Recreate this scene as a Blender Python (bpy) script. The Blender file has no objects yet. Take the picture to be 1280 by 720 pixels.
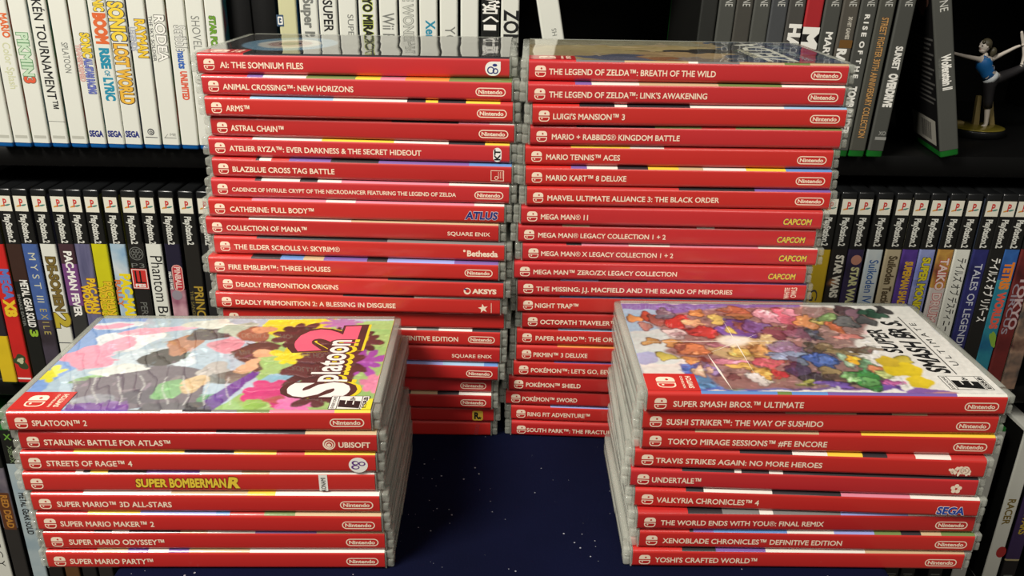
import bpy, bmesh, math, random
import numpy as np
from mathutils import Vector, Matrix

random.seed(7)
SC = bpy.context.scene
COL = SC.collection
K = 0.001                       # all lengths below are millimetres; table top is z = 0 mm
LIFT = 620.0                    # height of the table top over the floor

# ------------------------------------------------------------------ camera model
F_PX, CAM_H, PITCH, ROLL = 1027.0114, 280.7176, 0.3928474, 0.01408175
_c, _s = math.cos(PITCH), math.sin(PITCH)
FWD = Vector((0, _c, -_s)); UP0 = Vector((0, _s, _c)); RI0 = Vector((1, 0, 0))
RI = RI0 * math.cos(ROLL) + UP0 * math.sin(ROLL)
UP = -RI0 * math.sin(ROLL) + UP0 * math.cos(ROLL)
EYE = Vector((0, 0, CAM_H))

def ray(px, py): return FWD + RI * ((px - 640) / F_PX) + UP * ((360 - py) / F_PX)
def at_depth(px, py, y):
    k = ray(px, py); return EYE + k * (y / k.y)
def at_height(px, py, z):
    k = ray(px, py); return EYE + k * ((z - CAM_H) / k.z)
def proj(p):
    d = Vector(p) - EYE; z = d.dot(FWD)
    return 640 + F_PX * d.dot(RI) / z, 360 - F_PX * d.dot(UP) / z

# ------------------------------------------------------------------ materials
def lin(c):
    r = []
    for v in c:
        v = v / 255.0
        r.append(v / 12.92 if v <= 0.04045 else ((v + 0.055) / 1.055) ** 2.4)
    return (r[0], r[1], r[2], 1.0)

_M = {}
def mat(name, rgb, rough=0.5, coat=0.0, alpha=1.0, vary=0.06, scale=30.0, bump=0.0, bscale=60.0, metal=0.0, spec=0.5,
        coat_rough=0.04, coat_wave=0.0, sheen=0.0, coat_ior=1.5):
    if name in _M: return _M[name]
    m = bpy.data.materials.new(name); m.use_nodes = True
    nt = m.node_tree; b = nt.nodes['Principled BSDF']
    N = nt.nodes.new; L = nt.links.new
    tc = N('ShaderNodeTexCoord')
    base = lin(rgb)
    if vary > 0:
        nz = N('ShaderNodeTexNoise'); nz.inputs['Scale'].default_value = scale; nz.inputs['Detail'].default_value = 3
        L(tc.outputs['Object'], nz.inputs['Vector'])
        rp = N('ShaderNodeValToRGB')
        rp.color_ramp.elements[0].position = 0.3; rp.color_ramp.elements[1].position = 0.7
        rp.color_ramp.elements[0].color = tuple(v * (1 - vary) for v in base[:3]) + (1,)
        rp.color_ramp.elements[1].color = tuple(min(1, v * (1 + vary)) for v in base[:3]) + (1,)
        L(nz.outputs['Fac'], rp.inputs['Fac']); L(rp.outputs['Color'], b.inputs['Base Color'])
    else:
        b.inputs['Base Color'].default_value = base
    b.inputs['Roughness'].default_value = rough
    b.inputs['Metallic'].default_value = metal
    b.inputs['Specular IOR Level'].default_value = spec
    b.inputs['Coat Weight'].default_value = coat
    b.inputs['Coat Roughness'].default_value = coat_rough
    b.inputs['Alpha'].default_value = alpha
    b.inputs['Coat IOR'].default_value = coat_ior
    b.inputs['Sheen Weight'].default_value = sheen
    if bump > 0:
        n2 = N('ShaderNodeTexNoise'); n2.inputs['Scale'].default_value = bscale; n2.inputs['Detail'].default_value = 2
        L(tc.outputs['Object'], n2.inputs['Vector'])
        bp = N('ShaderNodeBump'); bp.inputs['Strength'].default_value = bump; bp.inputs['Distance'].default_value = 0.001
        L(n2.outputs['Fac'], bp.inputs['Height']); L(bp.outputs['Normal'], b.inputs['Normal'])
    if coat_wave > 0:
        n3 = N('ShaderNodeTexNoise'); n3.inputs['Scale'].default_value = 38; n3.inputs['Detail'].default_value = 1
        L(tc.outputs['Object'], n3.inputs['Vector'])
        b3 = N('ShaderNodeBump'); b3.inputs['Strength'].default_value = coat_wave; b3.inputs['Distance'].default_value = 0.001
        L(n3.outputs['Fac'], b3.inputs['Height']); L(b3.outputs['Normal'], b.inputs['Coat Normal'])
    _M[name] = m
    return m

def paint(rgb):
    """glossy printed paper under clear film, in one colour"""
    return mat('print_%02x%02x%02x' % tuple(int(v) for v in rgb), rgb, 0.55, coat=0.8, vary=0.04, coat_rough=0.06, coat_wave=0.2)
def ink(rgb):
    return mat('ink_%02x%02x%02x' % tuple(int(v) for v in rgb), rgb, 0.55, coat=0.3, vary=0.0)
def art(name, cols, scale=25.0, stretch=(1, 1, 1), coat=0.4):
    """mottled printed picture: patches of the given colours"""
    if name in _M: return _M[name]
    m = bpy.data.materials.new(name); m.use_nodes = True
    nt = m.node_tree; b = nt.nodes['Principled BSDF']; N = nt.nodes.new; L = nt.links.new
    tc = N('ShaderNodeTexCoord'); mp = N('ShaderNodeMapping'); mp.inputs['Scale'].default_value = stretch
    L(tc.outputs['Object'], mp.inputs['Vector'])
    nz = N('ShaderNodeTexNoise'); nz.inputs['Scale'].default_value = scale; nz.inputs['Detail'].default_value = 3
    L(mp.outputs['Vector'], nz.inputs['Vector'])
    rp = N('ShaderNodeValToRGB'); e = rp.color_ramp.elements
    n = len(cols)
    for i, c in enumerate(cols):
        p = 0.32 + 0.36 * i / max(1, n - 1)
        if i < 2: e[i].position = p; e[i].color = lin(c)
        else:
            q = e.new(p); q.color = lin(c)
    L(nz.outputs['Fac'], rp.inputs['Fac']); L(rp.outputs['Color'], b.inputs['Base Color'])
    b.inputs['Roughness'].default_value = 0.5; b.inputs['Coat Weight'].default_value = coat
    _M[name] = m
    return m

RED = [mat('red_spine_print', (203, 43, 37), 0.5, coat=0.8, vary=0.04, scale=12, coat_rough=0.12, coat_wave=0.22),
       mat('red_spine_print_deep', (190, 37, 35), 0.5, coat=0.8, vary=0.04, scale=12, coat_rough=0.14, coat_wave=0.22),
       mat('red_spine_print_rose', (199, 43, 46), 0.5, coat=0.8, vary=0.04, scale=12, coat_rough=0.12, coat_wave=0.22)]
CREAM = ink((255, 232, 206))
CLEAR = mat('clear_case_plastic', (200, 202, 190), 0.10, alpha=0.33, vary=0.03, bump=0.05, bscale=90)
CLEARK = mat('clear_hinge_plastic', (206, 208, 196), 0.06, alpha=0.30, vary=0.03)
BLACKPL = mat('black_case_plastic', (20, 21, 22), 0.3, coat=0.25, vary=0.1)
BLUEPL = mat('blue_case_plastic', (12, 96, 170), 0.25, coat=0.3, vary=0.05)
GREENPL = mat('green_case_plastic', (22, 108, 36), 0.25, coat=0.3, vary=0.06)
WHITEPL = mat('white_case_plastic', (214, 214, 204), 0.3, coat=0.3, vary=0.03)
WHITESP = mat('white_spine_print', (226, 227, 216), 0.5, coat=0.35, vary=0.02, scale=8)
GREYSP = mat('grey_spine_print', (74, 75, 70), 0.5, coat=0.3, vary=0.06, scale=14)
BLACKSP = mat('black_spine_print', (21, 21, 19), 0.45, coat=0.35, vary=0.1)
SHELF = mat('black_furniture_laminate', (7, 7, 7), 0.5, vary=0.12, scale=6, bump=0.03, bscale=200, spec=.3)
ARTBACK = art('back_cover_print', [(60, 60, 66), (200, 196, 190), (150, 60, 50), (90, 90, 110)], 40)

# ------------------------------------------------------------------ mesh collector
class MB:
    def __init__(self): self.v = []; self.f = []; self.mi = []; self.m = []; self.smooth = []
    def slot(self, m):
        if m not in self.m: self.m.append(m)
        return self.m.index(m)
    def poly(self, pts, m, smooth=False):
        i = len(self.v); self.v += [tuple(p) for p in pts]
        self.f.append(tuple(range(i, i + len(pts)))); self.mi.append(self.slot(m)); self.smooth.append(smooth)
    def mesh(self, verts, faces, m, smooth=False):
        i = len(self.v); s = self.slot(m); self.v += [tuple(p) for p in verts]
        for f in faces:
            self.f.append(tuple(i + a for a in f)); self.mi.append(s); self.smooth.append(smooth)
    def box(self, x0, x1, y0, y1, z0, z1, m, r=0.0, seg=2, sel=None):
        bm = bmesh.new(); bmesh.ops.create_cube(bm, size=1)
        for v in bm.verts:
            v.co = Vector(((x0 + x1) / 2 + v.co.x * (x1 - x0), (y0 + y1) / 2 + v.co.y * (y1 - y0), (z0 + z1) / 2 + v.co.z * (z1 - z0)))
        if r > 0:
            ed = [e for e in bm.edges if sel is None or sel(e)]
            bmesh.ops.bevel(bm, geom=ed, offset=r, segments=seg, profile=0.5, affect='EDGES', clamp_overlap=True)
        self.bm(bm, m, r > 0)
    def bm(self, bm, m, smooth=False):
        bm.verts.index_update()
        self.mesh([v.co[:] for v in bm.verts], [[v.index for v in f.verts] for f in bm.faces], m, smooth); bm.free()
    def extrude_x(self, prof, x0, x1, m):
        """closed yz profile swept along x"""
        n = len(prof)
        vs = [(x0, y, z) for y, z in prof] + [(x1, y, z) for y, z in prof]
        self.mesh(vs, [(i, (i + 1) % n, n + (i + 1) % n, n + i) for i in range(n)] + [tuple(range(n))[::-1], tuple(range(n, 2 * n))], m)
    def ring(self, fr, outer, inner, d, m):
        n = len(outer)
        self.mesh([fr(u, v, d) for u, v in outer] + [fr(u, v, d) for u, v in inner],
                  [(i, (i + 1) % n, n + (i + 1) % n, n + i) for i in range(n)], m)
    def fan(self, fr, pts, d, m):
        n = len(pts); cx = sum(p[0] for p in pts) / n; cy = sum(p[1] for p in pts) / n
        self.mesh([fr(cx, cy, d)] + [fr(u, v, d) for u, v in pts], [(0, 1 + i, 1 + (i + 1) % n) for i in range(n)], m)
    def lathe(self, prof, m, seg=40, c=(0, 0)):
        vs = []; fs = []
        for r, z in prof:
            for i in range(seg):
                a = 2 * math.pi * i / seg; vs.append((c[0] + r * math.cos(a), c[1] + r * math.sin(a), z))
        for j in range(len(prof) - 1):
            for i in range(seg):
                fs.append((j * seg + i, j * seg + (i + 1) % seg, (j + 1) * seg + (i + 1) % seg, (j + 1) * seg + i))
        fs.append(tuple(range(seg))[::-1]); fs.append(tuple((len(prof) - 1) * seg + i for i in range(seg)))
        self.mesh(vs, fs, m, True)
    def data(self, name):
        me = bpy.data.meshes.new(name)
        me.from_pydata([tuple(c * K for c in p) for p in self.v], [], self.f)
        for m in self.m: me.materials.append(m)
        me.polygons.foreach_set('material_index', self.mi)
        me.polygons.foreach_set('use_smooth', self.smooth)
        me.update(); return me

def link(name, data, parent=None):
    o = bpy.data.objects.new(name, data); COL.objects.link(o)
    if parent is not None: o.parent = parent
    return o
def put(o, x, y, z, rz=0.0, ry=0.0, rx=0.0):
    o.location = (x * K, y * K, (z + LIFT) * K); o.rotation_euler = (rx, ry, rz)
def thing(name, label, cat, group=None):
    o = link(name, None); o.empty_display_size = 0.02
    o['label'] = label; o['category'] = cat
    if group: o['group'] = group
    return o
def tag(o, label, cat, group=None):
    o['label'] = label; o['category'] = cat
    if group: o['group'] = group
    return o
def structure(o): o['kind'] = 'structure'; return o

# ------------------------------------------------------------------ flat shapes and lettering
def SPINE(y=0.0): return lambda u, v, d: (u, y - d, v)                 # lettering on a lying spine
def DOWN(y=0.0): return lambda u, v, d: (v, y - d, -u)                 # reads downwards on an upright spine
def UPR(y=0.0): return lambda u, v, d: (u, y - d, v)
def COVER(z): return lambda u, v, d: (-v, u, z + d)                    # reads from spine to opening on a lying cover
def FLAT(z): return lambda u, v, d: (u, v, z + d)

_T = {}
def raw_text(s, bold):
    k = (s, bold)
    if k not in _T:
        c = bpy.data.curves.new('lettering', 'FONT'); c.body = s; c.size = 1.0; c.resolution_u = 3
        if bold > 0: c.bevel_depth = bold; c.bevel_resolution = 0
        else: c.offset = bold
        o = bpy.data.objects.new('lettering', c); COL.objects.link(o)
        bpy.context.view_layer.update()
        dg = bpy.context.evaluated_depsgraph_get()
        me = bpy.data.meshes.new_from_object(o.evaluated_get(dg))
        vs = [(v.co.x, v.co.y, v.co.z / bold if bold > 0 else 0.0) for v in me.vertices]
        fs = [tuple(p.vertices) for p in me.polygons if all(vs[k][2] > -.01 for k in p.vertices)]
        used = sorted({k for f in fs for k in f}); ix = {k: i for i, k in enumerate(used)}
        vs = [vs[k] for k in used]; fs = [tuple(ix[k] for k in f) for f in fs]
        bpy.data.objects.remove(o); bpy.data.curves.remove(c); bpy.data.meshes.remove(me)
        _T[k] = (vs, fs)
    return _T[k]
_hv = raw_text('H', 0.0)[0]
CAP = max(v[1] for v in _hv)

def raw_mixed(s, bold):
    """bold lettering whose small ringed marks stay thin"""
    vs, fs = raw_text(s, bold)
    if '®' not in s: return vs, fs
    i = s.index('®'); mx = lambda q: max(p[0] for p in raw_text(q, 0.0)[0])
    a, b = mx(s[:i]), mx(s[:i + 1]) + .01; cx = lambda f, q: sum(q[k][0] for k in f) / len(f)
    tv, tf = raw_text(s, 0.0)
    fs = [f for f in fs if not a < cx(f, vs) < b]
    n = len(vs)
    return vs + tv, fs + [tuple(n + k for k in f) for f in tf if a < cx(f, tv) < b]

def text(mb, fr, s, u0, u1, v, cap, m, bold=0.022, d=0.06, slant=0.0):
    """lettering filling u0..u1, capitals of height cap centred on v"""
    vs, fs = raw_mixed(s, bold)
    if not vs: return
    a = min(p[0] for p in vs); b = max(p[0] for p in vs)
    sx = (u1 - u0) / (b - a); sy = cap / CAP
    mb.mesh([fr(u0 + (x - a) * sx + slant * (y - CAP / 2) * sy, v + (y - CAP / 2) * sy, d + .014 * z) for x, y, z in vs], fs, m)
def otext(mb, fr, s, u0, u1, v, cap, m, mo, bold=0.02, out=0.03, d=0.06, slant=0.0):
    """outlined lettering"""
    text(mb, fr, s, u0 - cap * 0.06, u1 + cap * 0.06, v, cap * 1.03, mo, bold + out, d, slant)
    text(mb, fr, s, u0, u1, v, cap, m, bold, d + 0.05, slant)

def rrect(u0, u1, v0, v1, r, seg=5, corners=(1, 1, 1, 1)):
    pts = []
    for (cx, cy, a0, k) in ((u1, v1, 0, corners[0]), (u0, v1, 90, corners[1]), (u0, v0, 180, corners[2]), (u1, v0, 270, corners[3])):
        rr = r if k else 0.02
        sx = -1 if a0 in (0, 270) else 1; sy = -1 if a0 in (0, 90) else 1
        for i in range(seg + 1):
            a = math.radians(a0 + 90 * i / seg)
            pts.append((cx + sx * rr + rr * math.cos(a), cy + sy * rr + rr * math.sin(a)))
    return pts
def ell(cx, cy, rx, ry, n=28): return [(cx + rx * math.cos(2 * math.pi * i / n), cy + ry * math.sin(2 * math.pi * i / n)) for i in range(n)]
def splat(cx, cy, rx, ry, lobes=9, amp=0.3, seed=1, n=90):
    rnd = random.Random(seed); ph = rnd.random() * 6.28; hs = [rnd.uniform(0.3, 1.0) for _ in range(lobes)]
    pts = []
    for i in range(n):
        t = i / n * lobes; k = int(t) % lobes; fpart = t - int(t)
        r = 1 - amp / 2 + amp * hs[k] * (math.sin(math.pi * fpart) ** .75) * 1.6
        a = 2 * math.pi * i / n + ph
        pts.append((cx + rx * r * math.cos(a), cy + ry * r * math.sin(a)))
    return pts
def blob(cx, cy, rx, ry, ang=0.0, seed=1, amp=0.18, n=36):
    rnd = random.Random(seed); p = [rnd.uniform(0, 6.28) for _ in range(3)]
    out = []
    for i in range(n):
        a = 2 * math.pi * i / n
        r = 1 + amp * (math.sin(2 * a + p[0]) * 0.5 + math.sin(3 * a + p[1]) * 0.6 + math.sin(5 * a + p[2]) * 0.35)
        x, y = rx * r * math.cos(a), ry * r * math.sin(a)
        out.append((cx + x * math.cos(ang) - y * math.sin(ang), cy + x * math.sin(ang) + y * math.cos(ang)))
    return out

# ------------------------------------------------------------------ the red-spined cases
TH = 10.884                    # pitch of a stack
T = 10.80                      # thickness of one case
HALF, RW, DEEP = 85.0, 81.0, 104.0

def lid_mesh():
    mb = MB()
    back = lambda e: abs(e.verts[0].co.x - e.verts[1].co.x) < 1e-6 and abs(e.verts[0].co.y - e.verts[1].co.y) < 1e-6 and e.verts[0].co.y > 50
    mb.box(-84.6, 84.6, 8.6, DEEP, T / 2 + 0.12, T - 0.35, CLEAR, 4.0, 4, back)
    return mb
_b = lid_mesh()
# raised rim of the lid around the printed sheet
for x0, x1, y0, y1 in ((-84.4, -81.3, 8.8, 100.5), (81.3, 84.4, 8.8, 100.5), (-80.8, 80.8, 100.9, 103.8)):
    _b.box(x0, x1, y0, y1, T - 0.5, T, CLEAR, 0.25, 1)
LID = _b.data('clear_lid')
_b = MB()
_b.box(-84.6, 84.6, 8.6, DEEP, 0.35, T / 2 - 0.12, CLEAR, 4.0, 4,
       lambda e: abs(e.verts[0].co.x - e.verts[1].co.x) < 1e-6 and abs(e.verts[0].co.y - e.verts[1].co.y) < 1e-6 and e.verts[0].co.y > 50)
for x0, x1, y0, y1 in ((-84.4, -81.3, 8.8, 100.5), (81.3, 84.4, 8.8, 100.5), (-80.8, 80.8, 100.9, 103.8)):
    _b.box(x0, x1, y0, y1, 0.0, 0.5, CLEAR, 0.25, 1)
for s in (-1, 1):                                   # finger tabs on the short sides
    _b.box(s * 84.5 if s > 0 else -84.95, 84.95 if s > 0 else -84.5, 40, 66, 1.2, T / 2 - 0.6, CLEAR, 0.2, 1)
TRAY = _b.data('clear_tray')
_b = MB()
_b.box(-80.9, 80.9, 1.2, 8.4, 0.9, T - 0.9, CLEARK, 0.6, 2)
for s in (-1, 1):
    xs = sorted((s * 81.05, s * 82.0)); _b.box(xs[0], xs[1], 0.35, 8.5, 0.35, T - 0.35, CLEARK, .45, 2)
    for za, zb_ in ((0.55, 5.15), (5.75, 10.3)):    # two hinge knuckles at each end
        xs = sorted((s * 81.9, s * 85.3)); _b.box(xs[0], xs[1], 1.1, 8.5, za, zb_, CLEARK, .95, 3)
HINGE = _b.data('clear_hinge')

def sheet_mesh(red, bands):
    """printed paper wrapped round spine, front and back; the front is a red corner then picture colours"""
    mb = MB(); z1 = T - 0.12; z0 = 0.12; y0 = 0.2; r = 2.1; th = 0.25; fold = 54
    pt = lambda a: (y0 + r - r * math.sin(math.radians(a)), z1 - r + r * math.cos(math.radians(a)))
    arc_t = [pt(a) for a in (fold, 66, 78, 90)]
    arc_b = [(y0 + r - r * math.cos(math.radians(a)), z0 + r - r * math.sin(math.radians(a))) for a in range(0, 91, 15)]
    line = arc_t + arc_b                            # fold line round to bottom edge
    n = len(line)
    fs = [(i, i + 1, n + i + 1, n + i) for i in range(n - 1)]
    mb.mesh([(-RW, y, z) for y, z in line] + [(RW, y, z) for y, z in line], fs, red, True)
    bend = [pt(a) for a in range(0, fold + 1, 18)]
    def strip(xa, xb, m):                           # the front print starts on the rounded edge
        k = len(bend)
        mb.mesh([(xa, y, z) for y, z in bend] + [(xb, y, z) for y, z in bend], [(i, i + 1, k + i + 1, k + i) for i in range(k - 1)], m, True)
    strip(-RW, -57, red)
    mb.poly([(-RW, y0 + r, z0), (-RW, 100, z0), (RW, 100, z0), (RW, y0 + r, z0)], ARTBACK)
    # front: thin red edge, red corner, picture
    y1 = y0 + r
    mb.poly([(-RW, y1, z1), (-57, y1, z1), (-57, 17, z1), (-RW, 17, z1)], red)
    first = bands[0][0]
    mb.poly([(-RW, 17, z1), (-57, 17, z1), (-57, 100, z1), (-RW, 100, z1)], paint(first))
    x = -57.0
    for c, fr in bands:
        xe = -RW + 162.0 * fr; sk = min(3.0, (xe - x) * 0.3) if fr < 0.999 else 0
        if xe <= x: continue
        strip(x, xe, paint(c)); mb.poly([(x, y1, z1), (xe, y1, z1), (xe, 100, z1), (x, 100, z1)], paint(c)); x = xe
    # inner faces (paper thickness)
    mb.poly([(-RW, y1, z1 - th), (-RW, 100, z1 - th), (RW, 100, z1 - th), (RW, y1, z1 - th)], WHITESP)
    mb.poly([(-RW, 100, z1 - th), (-RW, 100, z1), (RW, 100, z1), (RW, 100, z1 - th)], WHITESP)
    mb.poly([(-RW, y1, z0 + th), (RW, y1, z0 + th), (RW, 100, z0 + th), (-RW, 100, z0 + th)], WHITESP)
    mb.poly([(-RW, 100, z0 + th), (RW, 100, z0 + th), (RW, 100, z0), (-RW, 100, z0)], WHITESP)
    return mb

def emblem(mb, fr, u, v, w, h, red, d=0.05):
    """split rounded badge: a solid half with a dark dot over an outlined half with a light dot"""
    g = h * 0.05
    mb.fan(fr, rrect(u - w / 2, u + w / 2, v + g, v + h / 2, w * 0.3, 5, (1, 1, 0, 0)), d, CREAM)
    mb.fan(fr, ell(u + w * 0.08, v + h * 0.25, w * 0.085, h * 0.085, 12), d + 0.05, red)
    o = rrect(u - w / 2, u + w / 2, v - h / 2, v - g, w * 0.3, 5, (0, 0, 1, 1)); t = w * 0.08
    i = rrect(u - w / 2 + t, u + w / 2 - t, v - h / 2 + t, v - g - t, w * 0.24, 5, (0, 0, 1, 1))
    mb.ring(fr, o, i, d, CREAM)
    mb.fan(fr, ell(u - w * 0.2, v - h * 0.24, w * 0.07, h * 0.07, 12), d, CREAM)

NAVY = ink((30, 44, 120)); WHITE = ink((246, 244, 236)); BLK = ink((18, 18, 18)); YEL = ink((238, 206, 60)); REDI = ink((212, 40, 40))
GOLD = ink((214, 176, 60)); GREY = ink((150, 150, 146)); BLUE = ink((44, 96, 180))
def maker(mb, fr, kind, xr, z=T / 2):
    """publisher's mark; xr = right end of the red spine"""
    c = z
    if kind == 'N':
        u1 = xr - 3.0; u0 = u1 - 15.6; h = 4.3
        mb.ring(fr, rrect(u0, u1, c - h / 2, c + h / 2, h / 2), rrect(u0 + .5, u1 - .5, c - h / 2 + .5, c + h / 2 - .5, h / 2 - .5), 0.05, CREAM)
        text(mb, fr, 'Nintendo', u0 + 1.5, u1 - 1.7, c, 1.95, CREAM, 0.03)
    elif kind == 'badge':
        mb.fan(fr, rrect(xr - 12.5, xr - 4.5, c - 3.6, c + 3.6, 3.4, 6, (0, 1, 1, 1)), 0.05, WHITE)
        mb.ring(fr, ell(xr - 9.6, c - 0.8, 1.9, 1.9), ell(xr - 9.6, c - 0.8, 1.3, 1.3), 0.1, NAVY)
        mb.ring(fr, ell(xr - 7.2, c - 1.2, 1.5, 1.5), ell(xr - 7.2, c - 1.2, 0.9, 0.9), 0.1, NAVY)
        mb.fan(fr, ell(xr - 7.5, c + 1.8, 1.2, 0.7), 0.1, NAVY)
    elif kind == 'KT':
        mb.fan(fr, rrect(xr - 8.6, xr - 4.2, c - 3.8, c + 3.8, 2.2), 0.05, WHITE)
        f2 = lambda u, v, d: fr(xr - 6.4 - v, c + u, d)
        text(mb, f2, 'KT', -3.0, 3.0, 0, 3.0, BLK, 0.04, 0.1)
    elif kind == 'square':
        mb.ring(fr, rrect(xr - 11, xr - 4, c - 2.9, c + 2.9, .1), rrect(xr - 10.7, xr - 4.3, c - 2.6, c + 2.6, .1), 0.05, CREAM)
        mb.ring(fr, ell(xr - 8, c - 1.2, 1, 1), ell(xr - 8, c - 1.2, .7, .7), 0.05, CREAM)
        for q in range(3): mb.fan(fr, [(xr - 7 + q, c - 1.5), (xr - 6.8 + q, c - 1.5), (xr - 6.8 + q, c + 2.2), (xr - 7 + q, c + 2.2)], 0.05, CREAM)
    elif kind == 'ATLUS':
        otext(mb, fr, 'ATLUS', xr - 21, xr - 3.5, c - .4, 4.0, NAVY, ink((225, 215, 220)), 0.035, 0.03, slant=0.15)
    elif kind == 'SQEX': text(mb, fr, 'SQUARE ENIX', xr - 28, xr - 4.5, c - .2, 2.1, CREAM, 0.012)
    elif kind == 'BETH':
        text(mb, fr, 'Bethesda', xr - 20.5, xr - 3.5, c - .2, 3.2, CREAM, 0.035)
        mb.fan(fr, ell(xr - 22, c + 1.2, .7, .7, 12), 0.05, CREAM)
    elif kind == 'AKSYS':
        text(mb, fr, 'AKSYS', xr - 17.5, xr - 3.8, c - .2, 2.6, CREAM, 0.05)
        mb.ring(fr, ell(xr - 20.2, c - .2, 2, 2), ell(xr - 20.0, c, 1.2, 1.2), 0.05, CREAM); mb.fan(fr, ell(xr - 21.2, c + .9, .8, .5), 0.1, NAVY)
    elif kind == 'star':
        p = [((xr - 9.5) + (2.9 if i % 2 == 0 else 1.2) * math.cos(math.pi / 2 + i * math.pi / 5 + .15), c - .4 + (2.9 if i % 2 == 0 else 1.2) * math.sin(math.pi / 2 + i * math.pi / 5 + .15)) for i in range(10)]
        mb.fan(fr, p, 0.05, CREAM); mb.fan(fr, [(xr - 5, c - 3), (xr - 4.7, c - 3), (xr - 4.7, c + 3), (xr - 5, c + 3)], 0.05, CREAM)
    elif kind == 'CAPCOM':
        otext(mb, fr, 'CAPCOM', xr - 20.5, xr - 5.5, c - .4, 3.1, YEL, NAVY, 0.03, 0.035, slant=0.12)
    elif kind == 'scrawl':
        f2 = lambda u, v, d: fr(xr - 9 - v, c + u, d)
        text(mb, f2, 'WHiTE', -3.4, 3.4, 1.4, 2.8, CREAM, 0.02); text(mb, f2, 'OWLS', -2.6, 3.6, -2.4, 3.0, CREAM, 0.02)
    elif kind == 'UBI':
        text(mb, fr, 'UBISOFT', xr - 17.5, xr - 3.0, c - .3, 2.7, CREAM, 0.025)
        for r0, r1, o in ((2.9, 2.3, 0), (1.9, 1.35, .3), (.9, .1, .5)):
            mb.ring(fr, ell(xr - 21.8, c - o, r0, r0), ell(xr - 21.7, c - o, r1, r1), 0.05, CREAM)
    elif kind == 'CB':
        mb.fan(fr, ell(xr - 8, c - .3, 4.4, 4.1), 0.05, WHITE); P = ink((96, 40, 130))
        mb.ring(fr, ell(xr - 9.4, c + .9, 1.6, 1.2), ell(xr - 9.2, c + .9, 1.0, .7), 0.1, P); mb.ring(fr, ell(xr - 9.4, c - 1.4, 1.9, 1.2), ell(xr - 9.2, c - 1.4, 1.2, .7), 0.1, P)
        mb.ring(fr, ell(xr - 6.3, c + .5, 1.6, 1.2), ell(xr - 6.3, c + .5, 1.0, .7), 0.1, P)
    elif kind == 'KONAMI':
        mb.fan(fr, rrect(xr - 26, xr - 22, 0.9, T - 0.9, .05), 0.05, WHITE)
        f2 = lambda u, v, d: fr(xr - 24 - v, c + u, d)
        text(mb, f2, 'KONAMI', -4.0, 3.4, 0, 2.1, BLK, 0.01, 0.1)
    elif kind == 'ink':
        for q in range(7):
            mb.fan(fr, blob(xr - 15 + q * 1.3, c + random.uniform(-2, 2), 1.1, 1.5, q, 40 + q, .4), 0.05, CREAM)
        mb.ring(fr, ell(xr - 9, c - .3, 2.2, 2.2), ell(xr - 9, c - .3, 1.5, 1.5), 0.05, CREAM)
    elif kind == 'flower':
        for q in range(5):
            a = q * 2 * math.pi / 5 + .3; mb.fan(fr, ell(xr - 9.5 + 1.6 * math.cos(a), c + 1.6 * math.sin(a), 1.1, 1.1, 12), 0.05, CREAM)
    elif kind == 'SEGA':
        otext(mb, fr, 'SEGA', xr - 19, xr - 6, c - 1.0, 3.9, ink((34, 66, 160)), WHITE, 0.04, 0.03, slant=.08)
    elif kind == 'R':
        mb.fan(fr, rrect(xr - 13, xr - 6.5, c - 3.4, c + 3.4, 1.2), 0.05, GOLD)
        text(mb, fr, 'R', xr - 11.8, xr - 8.6, c, 4.2, BLK, 0.05, 0.1)
        mb.fan(fr, [((xr - 8.4) + (1.3 if i % 2 == 0 else .55) * math.cos(math.pi / 2 + i * math.pi / 5), c - 1.6 + (1.3 if i % 2 == 0 else .55) * math.sin(math.pi / 2 + i * math.pi / 5)) for i in range(10)], 0.15, BLK)
    elif kind == 'faded':
        for q in range(4): mb.ring(fr, ell(xr - 9 + .4 * q, c - 3 + 2 * q, 1.2, .8), ell(xr - 9 + .4 * q, c - 3 + 2 * q, .9, .55), 0.05, ink((150, 70, 80)))

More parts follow.
